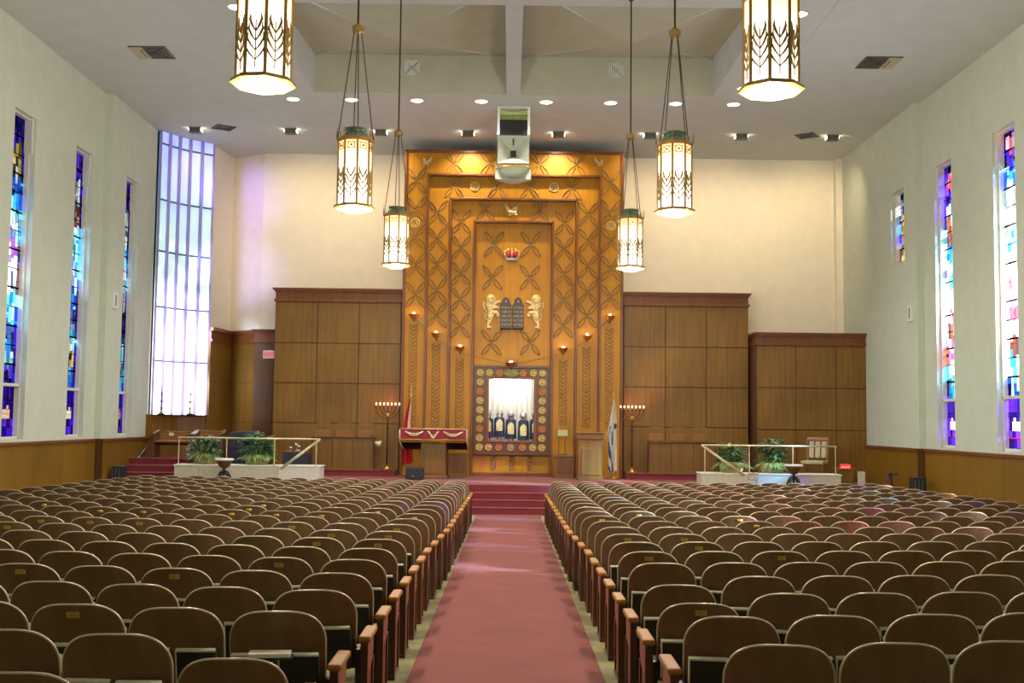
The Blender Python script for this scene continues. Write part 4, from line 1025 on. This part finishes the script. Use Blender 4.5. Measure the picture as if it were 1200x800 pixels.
b = MB(); b.box(-.06,.06,0,.2,0,.36); tag(b.obj('side_post', M['parapet'], loc=(8.378,26.4,STG), bevel=.006), 'narrow pale post between the brown pedestal and the side wall', 'post')
for lb, p in (('small white wall plate with a dark slot on the pilaster beside the shaded windows', (-9.290, 25.853, 4.781)), ('small white wall plate with a dark slot on the pilaster beside the sunlit windows', (9.290, 25.594, 4.681))):
    s = 1 if p[0] > 0 else -1
    r = tag(empty('wall_plate', p), lb, 'wall fixture', 'slotted wall plates'); b = MB(); b.box(-.05,.02,-.14,.14,-.19,.19) if s > 0 else b.box(-.02,.05,-.14,.14,-.19,.19); b.obj('plate', M['white'], r, bevel=.008)
    b = MB(); x = -.055*s; b.box(min(x,x*.8),max(x,x*.8),-.03,.03,-.13,.13); b.obj('slot', M['vent'], r)
for lb, loc in (('dark upright speaker box against the wainscot near the red steps', (-9.000,26.25,fz(26)-.0)), ('dark ribbed speaker box against the wainscot below the sunlit windows', (9.02,25.05,fz(25)))):
    r = tag(empty('speaker_box', (loc[0],loc[1]-.6,fz(loc[1]-.6))), lb, 'speaker', 'wall-side speakers'); b = MB(); b.box(-.14,.14,0,.3,0,.95); b.obj('case', M['charcoal'], r, bevel=.012)
    for k in range(6): b = MB(); b.box(-.12+.04*k,-.10+.04*k,-.012,0,.06,.9); b.obj('rib', M['navy_cover'] if k % 2 else M['vent'], r)
b = MB(); b.box(-.03,.03,-.02,.02,0,.75,mat=Matrix.Rotation(.42,4,'Y')); b.obj('x', M['charcoal']) if False else None
ms = tag(empty('folded_stand', (8.435,25.3,0)), 'dark folded stand leaning beside the wainscot at the end of the seat rows', 'stand')
b = MB(); b.tube([(-.1,0,0),(.22,0,.98)], .025, 8); b.obj('strut', M['charcoal'], ms); b = MB(); b.tube([(.32,.05,0),(.24,0,.98)], .02, 8); b.obj('rear_strut', M['charcoal'], ms); b = MB(); b.box(.16,.38,-.04,.04,.96,1.0); b.obj('top_bar', M['charcoal'], ms, bevel=.01)

# ------------------------------------------------------------------ ceiling fittings
def downlight():
    r = empty('downlight'); b = MB(); n = 24
    P = [(.165,0),(.165,-.012),(.15,-.02),(.14,-.004)]
    b.lathe(P, n); b.obj('trim_ring', M['white'], r, smooth=True); b = MB(); b.lathe([(.138,-.003),(.138,-.009),(.05,-.012)], n); b.obj('lens', M['down'], r)
    return r
dl = None
DL = [(x,25.55,s) for x,s in ((-5.16,'outermost of the row ahead of the coffer, tall-window side'),(-3.79,'second of the row ahead of the coffer, tall-window side'),(-2.26,'third of the row ahead of the coffer, tall-window side'),(-.75,'fourth in the row, touching the hanging loudspeaker on its tall-window side'),
      (.77,'in the row, touching the hanging loudspeaker on its lectern side'),(2.28,'third from the end of the row, lectern side of the coffer'),(3.81,'second from the end of the row, lectern side of the coffer'),(5.17,'outermost of the row ahead of the coffer, lectern side'))]
DL += [(-5.07,19.75,'beside the coffer next to the big shaded-side lantern'),(-5.07,24.3,'half behind the big shaded-side lantern at the coffer corner'),(5.15,24.3,'half behind the big sunlit-side lantern at the coffer corner'),(5.2,19.75,'beside the coffer next to the big sunlit-side lantern')]
for x, y, s in DL:
    o = downlight() if dl is None else dup(dl); dl = dl or o; o.location = (x,y,CEIL); tag(o, f'round white ceiling downlight {s}', 'ceiling light', 'round downlights')
M['spot_side'] = emit('spot_side', (255,238,210), 12)
def spotbox():
    r = empty('spot_fixture'); b = MB(); b.box(-.15,.15,-.1,.1,-.13,0); b.obj('housing', M['vent'], r, bevel=.008)
    b = MB(); b.box(-.12,.12,.1,.112,-.12,-.02); b.obj('lens', M['spot_glow'], r)
    for s in (-1,1): b = MB(); b.box(min(s*.15,s*.162),max(s*.15,s*.162),-.07,.09,-.09,-.03); b.obj('side_glow', M['spot_side'], r)
    return r
sp = None
SB = [(-8.22,'at the row end by the tall window'),(-5.75,'second in the row from the tall clear window'),(-3.42,'third in the row from the tall clear window'),(-1.16,'above the ark, tall-window side of the loudspeaker'),(1.18,'above the ark, lectern side of the loudspeaker'),(3.55,'first past the ark toward the sunlit wall'),(5.92,'second past the ark toward the sunlit wall'),(8.28,'at the row end by the sunlit wall')]
for x, s in SB:
    o = spotbox() if sp is None else dup(sp); sp = sp or o; o.location = (x,28.3,CEIL); tag(o, f'small grey box spotlight on the ceiling {s}', 'ceiling light', 'box spotlights above the stage')
def grille(label, loc, w, l, rot=0, mat='vent', rings=True):
    r = tag(empty('ceiling_vent', loc, rot), label, 'vent', None)
    b = MB()
    for k in range(4 if rings else 1):
        a, c = w/2*(1-k*.24), l/2*(1-k*.24); t = .03
        for x0,x1,y0,y1 in ((-a,a,-c,-c+t),(-a,a,c-t,c),(-a,-a+t,-c,c),(a-t,a,-c,c)): b.box(x0,x1,y0,y1,-.02-.006*k,0)
    b.obj('vane', M['white'] if mat == 'light' else M['vent'], r); b = MB(); b.box(-w/2+.02,w/2-.02,-l/2+.02,l/2-.02,-.006,0); b.obj('backing', M['charcoal'] if mat != 'light' else M['vent'], r)
    return r
g = grille('dark rectangular ceiling vent between the coffer and the shaded wall', (-7.43,22.33,CEIL), .75, .75); b = MB(); b.box(-.36,-.1,-.36,.36,-.03,-.024); b.obj('damper', M['tan'], g)
g = grille('dark rectangular ceiling vent between the coffer and the sunlit wall', (7.53,22.4,CEIL), .75, .75); b = MB(); b.box(.1,.36,-.36,.36,-.03,-.024); b.obj('damper', M['tan'], g)
grille('diamond-set dark ceiling vent beside the box spotlight at the tall window', (-7.47,28.2,CEIL), .5, .5, .6); grille('diamond-set dark ceiling vent beside the box spotlight at the sunlit wall', (7.62,28.3,CEIL), .5, .5, -.6)
for x, lb in ((-2.334,'square grille on the coffer end wall beside the lantern cable, tall-window half'),(2.356,'square grille on the coffer end wall, lectern half')):
    g = grille(lb, (x,25.0,10.15), .33, .33, 0, 'light'); g.rotation_euler = (-PI/2,0,0); g.name = 'coffer_grille'
# hanging loudspeaker cluster
lk = tag(empty('hanging_loudspeaker', (.015,26.0,CEIL)), 'pale hanging loudspeaker cluster with black opening and square horns in front of the ark', 'speaker')
b = MB()
for x0,x1,y0,y1,z0,z1 in ((-.39,-.33,-.02,.6,-.68,0),(.33,.39,-.02,.6,-.68,0),(-.33,.33,-.02,.6,-.03,0),(-.39,.39,.56,.6,-.68,0)): b.box(x0,x1,y0,y1,z0,z1)
b.obj('housing', M['white'], lk, bevel=.006)
b = MB(); b.box(-.33,.33,.22,.5,-.32,-.03); b.prism([(-.33,-.16),(.33,-.16),(.33,-.03),(.2,-.07),(0,-.1),(-.2,-.07),(-.33,-.03)], .1, .3); b.obj('inner_box', M['spk_green'], lk)
b = MB(); b.box(-.33,.33,.0,.5,-.68,-.31); b.obj('woofer_cabinet', M['black'], lk, bevel=.01)
def horn(name, zt, zb, w, tilt, mat):
    b = MB(); th = (.07,.05); h = zt-zb
    O = [(-w,0,0),(w,0,0),(w,0,-h),(-w,0,-h)]; I = [(-th[0],.45,-h*.38),(th[0],.45,-h*.38),(th[0],.45,-h*.62),(-th[0],.45,-h*.62)]
    for i in range(4): j = (i+1)%4; b.poly([O[i],O[j],I[j],I[i]])
    b.poly(I, 1)
    Bk = [(-w*1.01,.03,.01),(w*1.01,.03,.01),(w*1.01,.03,-h-.01),(-w*1.01,.03,-h-.01)]
    for i in range(4): j = (i+1)%4; b.poly([O[i],O[j],Bk[j],Bk[i]])
    for i in range(4): j = (i+1)%4; I2 = [(p[0]*1.1,p[1]+.02,p[2]) for p in I]; b.poly([Bk[i],Bk[j],I2[j],I2[i]])
    o = b.obj(name, [mat, M['black']], lk, fixn=False); o.location = (0,-.02,zt); o.rotation_euler = (tilt,0,0); return o
horn('horn', -.7, -1.36, .37, 0, M['spk_grey'])
b = MB(); b.box(-.05,.05,.2,.4,-.72,-.6); b.box(-.02,.02,.03,.06,-.92,-.76); b.obj('throat', M['charcoal'], lk)
horn('lower_horn', -1.4, -1.8, .42, -.35, M['spk_grey'])
b = MB(); b.tube([(-.42,-.04,-1.52),(-.1,-.02,-1.42),(.3,-.02,-1.44),(.44,-.03,-1.48)], .025, 6); b.obj('clamp', M['brass'], lk, smooth=True)
b = MB(); b.box(-.04,.04,.2,.4,-1.45,-1.3); b.obj('bracket', M['vent'], lk)

# ------------------------------------------------------------------ hanging lanterns
M['lan_metal'] = pm('lantern_metal', (138,106,48), .4, metal=.4)
def octp(R_, z): return [(R_*math.cos(PI/8+k*PI/4), R_*math.sin(PI/8+k*PI/4), z) for k in range(8)]
def around(name, me, parent, n, a0):
    for k in range(n):
        o = bpy.data.objects.new(name, me); COL.objects.link(o); o.parent = parent; o.rotation_euler = (0,0,a0+2*PI*k/n)
def lantern():
    r = empty('pendant_lantern'); R_ = .208
    b = MB(); A, B_ = octp(R_,.04), octp(R_,.85)
    for k in range(8): j = (k+1)%8; b.poly([A[k],A[j],B_[j],B_[k]])
    b.obj('glass_body', M['lantern'], r, fixn=True)
    b = MB()
    b.tube([(R_+.004,0,.02),(R_+.004,0,.88)], .015, 6); around('rib', b.mesh('rib', M['lan_metal']), r, 8, PI/8)
    b = MB(); a = 2*PI/16
    b.lathe([(.2,.05),(.255,.03),(.262,0),(.24,-.012),(.215,.0)], 8, phase=.5); b.obj('lower_rim', M['lan_metal'], r)
    b = MB(); b.lathe([(.215,.01),(.2,-.02),(.14,-.03),(.135,-.045),(.08,-.055),(.02,-.06)], 8, phase=.5); b.obj('base_glass', M['lantern_base'], r)
    b = MB(); b.lathe([(.205,.84),(.24,.855),(.24,.885),(.2,.895)], 8, phase=.5); b.obj('upper_rim', M['lan_metal'], r)
    b = MB(); b.lathe([(.17,.89),(.165,.93),(.13,.97),(.1,.985),(.1,1.0),(.15,1.005),(.15,1.02),(.05,1.03)], 16); b.obj('cap', M['patina'], r, smooth=False)
    b = MB()
    b.tube([(.235,0,.88),(.235,0,1.02)], [.012,.003], 5); around('spike', b.mesh('spike', M['lan_metal']), r, 8, PI/8)
    b = MB(); ri = R_*math.cos(PI/8)+.006
    Pt = lambda u, z: (ri, u, z)
    if True:
        b.tube([Pt(.045*math.cos(t*PI/6),.775+.045*math.sin(t*PI/6)) for t in range(13)], .006, 4)
        for q in range(4): t = PI/4+q*PI/2; b.tube([Pt(.045*math.cos(t),.775+.045*math.sin(t)),Pt(.078*math.cos(t),.775+.055*math.sin(t))], .007, 4)
        b.sphere(Pt(0,.775), .018, 6)
        around('rosette', b.mesh('rosette', M['lan_metal']), r, 8, 0); b = MB()
        for i in range(4):       # wheat ear
            z = .14+.075*i; w = .078-.010*i
            for s in (-1,1): b.tube([Pt(0,z),Pt(s*w*.6,z+.05),Pt(s*w,z+.10),Pt(s*w*.9,z+.15)], [.004,.009+.001*i,.010+.001*i,.003], 5)
        b.tube([Pt(0,.08),Pt(0,.46)], .006, 4)
    around('wheat_ornament', b.mesh('wheat_ornament', M['lan_metal']), r, 8, 0)
    b = MB(); hub = 2.3; b.tube([(.225,0,.89),(.045,0,hub)], .007, 5); around('cable', b.mesh('cable', M['bronze']), r, 4, PI/8)
    b = MB(); b.lathe([(.04,hub-.03),(.075,hub-.02),(.085,hub+.05),(.05,hub+.07),(.02,hub+.1)], 8); b.obj('hub', M['lan_metal'], r)
    b = MB(); b.tube([(0,0,hub+.08),(0,0,CEIL-4.75)], .014, 6); b.lathe([(.05,CEIL-4.75-.04),(.06,CEIL-4.75)], 10); b.obj('rod', M['bronze'], r)
    return r
ln = None
for y, a in ((8.7,'largest in view, cropped by the frame top'),(13.9,'middle of its row of three'),(19.1,'smallest in view, just before the ark')):
    for s, w in ((-1,'shaded-window side'),(1,'sunlit-window side')):
        o = lantern() if ln is None else dup(ln); ln = ln or o; o.location = (s*2.03+.03,y,4.75); o.rotation_euler = (0,0,.12*s)
        tag(o, f'lit octagonal wheat-pattern hanging lantern, {a}, {w}', 'lantern', 'six hanging lanterns')

# ------------------------------------------------------------------ theatre seats
CAMZ = 2.103; F_ = 1300.0
CR = Matrix(((0.999926,-0.012103,-0.001458),(-0.002309,-0.070570,-0.997504),(0.011970,0.997433,-0.070593)))
def shell_width(z, top=.85, w=.238):
    z0 = top-.16
    if z <= z0: return w*(.98+.02*(z-.38)/(z0-.38))
    t = (z-z0)/.16
    return w*max(0, 1-t**2.0)**(1/3.4)
def shell_y(x, z): return .13*(.85-z)/.5+.055*(x/.24)**2
def shell(detail):
    b = MB(); nz, nx = (15, 10) if detail else (9, 6)
    zs = [.38+(.69-.38)*k/3 for k in range(3)]+[.69+.16*math.sin(PI/2*k/(nz-3)) for k in range(nz-2)]
    G = []
    for z in zs:
        w = shell_width(min(z,.8499))
        G.append([(w*(2*i/nx-1), shell_y(w*(2*i/nx-1), z), z) for i in range(nx+1)])
    base = len(b.v); W = nx+1
    for d in (0,.02):
        for row in G: b.v += [(x,y+d,z) for x,y,z in row]
    o = len(G)*W
    for j in range(len(G)-1):
        for i in range(nx):
            a = j*W+i; b.face((a,a+1,a+W+1,a+W)); b.face((o+a,o+a+W,o+a+W+1,o+a+1))
    return b, G
def rim_mb(G, n=5, mi=0, b=None):
    b = b or MB(); L_ = [(r[0][0],r[0][1]+.01,r[0][2]) for r in G]; R_ = [(r[-1][0],r[-1][1]+.01,r[-1][2]) for r in G][::-1]
    top = G[-1]; b.tube(L_+R_, .0088, n, mi=mi); return b
def seat_mb(b=None, mi=0):
    b = b or MB(); m = Matrix.Translation((0,.16,.44)) @ Matrix.Rotation(1.25,4,'X'); b.box(-.205,.205,0,.27,-.03,.03,mi,mat=m); return b
def leg_mb(s, b=None, mi=0):
    b = b or MB(); b.prism([(.02,0),(.34,0),(.34,.03),(.24,.06),(.22,.4),(.16,.5),(.1,.5),(.12,.06),(.02,.03)], -.016, .016, mi, mat=Matrix.Translation((s*.255,0,0)) @ Matrix.Rotation(PI/2,4,'Z')); return b
bs_, G_ = shell(True)
me_back = bs_.mesh('backrest', M['shell'], smooth=True); me_rim = rim_mb(G_).mesh('edge_trim', M['rim'], smooth=True)
me_seat = seat_mb().mesh('seat', M['seatpad']); me_leg = [leg_mb(s).mesh('leg', M['iron']) for s in (-1,1)]
b = MB(); b.box(-.215,.215,.06,.125,.40,.41); b.box(-.215,.215,.056,.062,.40,.45)
for x in (-.2,-.1,0,.1,.2): b.tube([(x,.059,.40),(x,.059,.45)], .004, 4)
me_rack = b.mesh('book_rack', M['iron'])
b = MB(); b.box(-.032,.032,-.0045,.0,.785,.815)
for z in (.793,.8,.807): b.box(-.024,.024,-.0052,-.004,z,z+.0022,1)
for v in range(len(b.v)):
    x,y,z = b.v[v]; b.v[v] = (x, y+shell_y(x,z)-.001, z)
M['plaque'] = pm('plaque_brass', (206,166,66), .4, metal=.25)
me_plaque = b.mesh('brass_plaque', [M['plaque'], M['bronze']])
bs2, G2 = shell(False); far = MB()
def merge(dst, src, mi):
    o = len(dst.v); dst.v += src.v
    for f in src.f: dst.face([o+i for i in f], mi)
merge(far, bs2, 0); merge(far, rim_mb(G2, 4), 1); merge(far, seat_mb(), 2)
for s in (-1,1): merge(far, leg_mb(s), 3)
me_far = far.mesh('theatre_seat', [M['shell'],M['rim'],M['seatpad'],M['iron']], smooth=True)
farp = MB(); merge(farp, far, 0); farp.m = far.m[:]
n0 = len(farp.f); b = MB(); b.box(-.032,.032,-.007,.0,.785,.815); b.v = [(x,y+shell_y(x,z),z) for x,y,z in b.v]; merge(farp, b, 4)
me_farp = farp.mesh('theatre_seat', [M['shell'],M['rim'],M['seatpad'],M['iron'],M['plaque']], smooth=True)

def seen(p):
    d = CR.transposed() @ (Vector(p)-Vector((0,0,CAMZ)))
    if d.z > -.5: return None
    return (600+F_*d.x/-d.z, 400-F_*d.y/-d.z)
def xa(k, s):
    base = 1.2 if k <= 0 else 1.14 if k == 1 else 1.11 if k <= 8 else max(1.045, 1.11-.02*(k-8))
    if s < 0: base = {-1:1.295, 0:1.20, 1:1.16}.get(k, base)
    return base
PLQ = [(17,667),(205,673),(71.5,716),(330,662),(380,635),(446,636),(395,626),(458,627),(355,619),(470,620),(317,609),(372,611),(282,602),(303,597),(445,601),(489,606),
       (731,630),(795,630),(761,651),(816,640),(914,651),(834,719),(870,609),(887,609),(119,611),(175,611),(179,600),(283,601),(265,607),(112,592),(170,595),(50,600),(62,609),(10,607),(708,609),(694,592),(691,582),(671,578),(702,585),(745,613)]
seats = []
for s in (-1,1):
    for k in range(-1,23):
        for n in range(13):
            if k == -1 and (s > 0 or n != 1): continue
            X = s*(xa(k,s)+.54*n); Y = 4.85+.79*k+.145*(abs(X)-1.1)
            if k == 0: Y += .03
            if abs(X) > 7.8 or Y > (22.95 if abs(X) < 6.2 else 24.2 if s < 0 else 23.3): continue
            dz = -.085 if (s,k,n) == (-1,0,0) else -.05 if (s,n) == (1,0) and k in (2,3) else 0
            q = seen((X,Y,fz(Y)+.85+dz))
            if q is None or not (-45 < q[0] < 1245) or q[1] > 806: continue
            seats.append((Y,s,k,n,X,dz,q))
seats.sort()
plq = set()
for (u,v) in PLQ:
    best = min(((math.hypot(q[0]-u,(q[1]+F_*.045/Y-v)*1.5),i) for i,(Y,s,k,n,X,dz,q) in enumerate(seats)))
    if best[0] < 26: plq.add(best[1])
def rowname(k, s):
    if k <= 7: return ORD[k+2 if s < 0 else k+1]+' row up from view bottom'
    return ORD[23-k]+' row from the stage'
SIDE = {-1:'red-desk block', 1:'lectern block'}
GRP = 'brown curved-back theatre seats in rows'
protos = {}
rest = MB(); nI = 0
for i, (Y,s,k,n,X,dz,q) in enumerate(seats):
    loc = (X,Y,fz(Y)+dz); rz = -s*.06; hasp = i in plq
    if nI < 300:
        nI += 1
        lab = f"{'brass-plaqued ' if hasp else ''}brown seat, {ORD[n+1]} from aisle, {rowname(k,s)}, {SIDE[s]}"
        if dz: lab = f"lower-set brown aisle seat, {rowname(k,s)}, {SIDE[s]}"
        if k <= 8:
            r = empty('theatre_seat', loc, rz)
            for nm, me in [('backrest',me_back),('edge_trim',me_rim),('seat',me_seat),('leg',me_leg[0]),('leg',me_leg[1])]+([('book_rack',me_rack)] if k <= 7 else [])+([('brass_plaque',me_plaque)] if hasp else []):
                o = bpy.data.objects.new(nm, me); COL.objects.link(o); o.parent = r
        else:
            r = bpy.data.objects.new('theatre_seat', me_farp if hasp else me_far); COL.objects.link(r); r.location = loc; r.rotation_euler = (0,0,rz)
        tag(r, lab, 'chair', GRP)
    else:
        m = Matrix.Translation(loc) @ Matrix.Rotation(rz,4,'Z'); src = farp if hasp else far; o = len(rest.v)
        rest.v += [tuple(m @ Vector(v)) for v in src.v]
        for f, mi in zip(src.f, src.m): rest.face([o+j for j in f], mi)
ro = rest.obj('theatre_seat_rows', [M['shell'],M['rim'],M['seatpad'],M['iron'],M['plaque']], smooth=True, fixn=True)
ro['kind'] = 'stuff'; ro['label'] = 'brown theatre seats in the far rows before the stage'; ro['category'] = 'chair'

# wooden armrest standards along the aisle
def standard():
    r = empty('aisle_standard')
    b = MB(); b.box(-.036,.036,0,.36,.552,.588); b.obj('armrest', M['wood_chair'], r, bevel=.012)
    b = MB(); b.prism([(.03,.552),(.33,.552),(.33,.46),(.28,.40),(.2,.37),(.03,.37)], -.016, .016, mat=Matrix.Rotation(PI/2,4,'Z')); b.obj('side_panel', M['wood_red'], r, bevel=.006)
    b = MB(); b.box(-.022,.022,.0,.05,0,.552); b.obj('rear_post', M['wood_post'], r, bevel=.004)
    b = MB(); b.box(-.02,.02,.29,.33,0,.42); b.obj('front_post', M['wood_post'], r, bevel=.004)
    for y in (.11,.19): b = MB(); b.box(-.012,.012,y,y+.05,.03,.39); b.obj('slat', M['wood_red'], r, bevel=.003)
    b = MB(); b.box(-.024,.024,-.01,.35,0,.03); b.obj('foot', M['wood_post'], r, bevel=.004)
    return r
sd = None
for s in (-1,1):
    for k in range(0,23):
        X = s*(xa(k,s)-.29); Y = 4.85+.79*k+.06
        o = standard() if sd is None else dup(sd); sd = sd or o
        o.location = (X,Y,fz(Y)); tag(o, f'wooden aisle armrest stand ending the {rowname(k,s)}, {SIDE[s]}', 'armrest stand', 'armrest stands along the aisle')
# prayer books in the racks
def book():
    r = empty('prayer_book'); b = MB(); b.box(-.098,.098,0,.006,0,.222); b.box(-.098,.098,.032,.038,0,.222); b.box(.092,.098,0,.038,0,.222); b.obj('cover', M['black'], r, bevel=.002)
    b = MB(); b.box(-.106,.092,.005,.033,.003,.231); b.obj('page_block', M['page'], r); return r
bk = None; gk = random.Random(4)
for (Y,s,k,n,X,dz,q) in seats:
    if k > 7: continue
    for side in (-1,1):
        if gk.random() < .9:
            o = book() if bk is None else dup(bk); bk = bk or o; x = side*.115
            o.location = (X+x, Y+.074, fz(Y)+dz+.411+gk.uniform(0,.012)); o.rotation_euler = (.25,gk.uniform(-.03,.03),-s*.06)
            tag(o, f"black prayer book racked behind {ORD[n+1]} seat from aisle, {'aisle' if side*s < 0 else 'wall'} slot, {rowname(k,s).replace(' up from view bottom',' up')}, {SIDE[s]}", 'book', 'prayer books in the seat racks')
nb = tag(empty('open_book', (-1.16, 5.53, fz(5.5)+.648), .1), 'small pale booklet lying on a rack behind the aisle seat, red-desk block', 'book')
b = MB(); b.box(-.11,.11,-.05,.05,0,.012); b.obj('cover', M['black'], nb); b = MB(); b.box(-.1,.1,-.045,.052,.012,.03); b.obj('page_block', M['page'], nb)

# ------------------------------------------------------------------ light
def lamp(kind, name, loc, e, c=(255,240,214), size=.1, rot=None, spot=None, blend=.6):
    l = bpy.data.lights.new(name, kind); l.energy = e; l.color = lin(c)
    if kind == 'SUN': l.angle = size
    elif kind == 'AREA': l.size = size
    else: l.shadow_soft_size = size
    if spot: l.spot_size = spot; l.spot_blend = blend
    o = bpy.data.objects.new(name, l); COL.objects.link(o); o.location = loc
    if rot is not None: o.rotation_euler = rot
    return o
def aim(o, target):
    d = Vector(target)-o.location; o.rotation_euler = d.to_track_quat('-Z','Y').to_euler()
for x, y, _ in DL: lamp('SPOT', 'downlight_beam', (x,y,CEIL-.03), 440, (250,248,236), .1, (0,0,0), 2.0, .8)
for y in (8.7,13.9,19.1):
    for s in (-1,1):
        lamp('POINT', 'lantern_light', (s*2.03+.03,y,4.55), 400, (255,244,226), .12)
for x, _ in SB:
    o = lamp('SPOT', 'spot_beam', (x,28.44,CEIL-.1), 400 if abs(x) < 2 else 230 if x > -7 else 60, (255,226,176), .05, None, 1.9, .9)
    aim(o, (x,29.9,6.2) if abs(x) < 2 else (x*.98,31,6.6))
for x in (-1.5,1.5):
    o = lamp('SPOT', 'ark_wash', (x*1.3,25.2,CEIL-.1), 240, (255,216,140), .08, None, 1.0, .7); aim(o, (x,29.5,5.2))
for p in BP: lamp('POINT', 'oil_glow', (p[0],p[1]-.06,p[2]+.1), .35, (255,200,120), .03)
for px, v in ((453,474),(740.5,477.5)):
    pass
for x,y,z in ((-3.235, 29.200, 2.556),(3.214, 29.200, 2.566)): lamp('POINT', 'candle_glow', (x,29.2,z), 5, (255,130,60), .05)
lamp('POINT', 'cabinet_glow', (AX,29.85,3.0), 16, (255,252,244), .05)
sun = lamp('SUN', 'sun', (30,10,20), 30, (222,216,250), .06); sun.rotation_euler = Vector((-.75,.42,-.45)).to_track_quat('-Z','Y').to_euler()
for (y0, y1, z0, z1) in opsR:        # bright sky outside each sunlit window
    o = lamp('AREA', 'window_daylight', (10.6,(y0+y1)/2-.3,5.2), 600, (240,226,244), 1.2); o.data.shape = 'RECTANGLE'; o.data.size = 1.3; o.data.size_y = 7
    o.rotation_euler = Vector((-1,.25,-.35)).to_track_quat('-Z','Z').to_euler()
for (y0, y1, z0, z1) in opsL:
    o = lamp('AREA', 'window_daylight', (-10.6,(y0+y1)/2-.3,5.2), 500, (200,214,255), 1.2); o.data.shape = 'RECTANGLE'; o.data.size = 1.3; o.data.size_y = 7
    o.rotation_euler = Vector((1,.25,-.35)).to_track_quat('-Z','Z').to_euler()
for z, e, c, t in ((8.3,240,(150,130,255),(-7.45,31.3,8.2)),(6.4,240,(186,176,255),(-7.45,31.3,6.2)),(4.4,260,(214,224,255),(-7.45,31.2,3.8)),(3.0,200,(230,236,255),(-7.45,31.1,2.6))):  # added spots inside the nook, tinting its wall in place of window light
    o = lamp('SPOT', 'nook_fill', (-8.45,28.75,z), e, c, .2, None, .95, .8); aim(o, t)
# lanterns further back in the hall, behind the camera
for s in (-1,1):
    lamp('POINT', 'lantern_light', (s*2.03+.03,3.5,4.55), 25, (255,243,222), .12)
w = bpy.data.worlds.new('sky'); bpy.context.scene.world = w; w.use_nodes = True
bg = w.node_tree.nodes['Background']; sk = w.node_tree.nodes.new('ShaderNodeTexSky'); sk.sky_type = 'HOSEK_WILKIE'; sk.sun_direction = (.9,-.05,.43)
w.node_tree.links.new(sk.outputs[0], bg.inputs[0]); bg.inputs[1].default_value = 1.0

# ------------------------------------------------------------------ camera and view
cam = bpy.data.cameras.new('camera'); co = bpy.data.objects.new('camera', cam); COL.objects.link(co)
cam.sensor_fit = 'HORIZONTAL'; cam.sensor_width = 36; cam.lens = 36*F_/1200; cam.clip_end = 200; cam.clip_start = .05
co.matrix_world = Matrix.Translation((0,0,CAMZ)) @ CR.to_4x4()
sc = bpy.context.scene; sc.camera = co
sc.view_settings.view_transform = 'Standard'; sc.view_settings.look = 'None'; sc.view_settings.exposure = 0; sc.view_settings.gamma = 1.12
sc.cycles.use_denoising = True; sc.cycles.max_bounces = 8; sc.cycles.diffuse_bounces = 4; sc.cycles.transparent_max_bounces = 12; sc.cycles.sample_clamp_indirect = 8; sc.cycles.caustics_reflective = False; sc.cycles.caustics_refractive = False
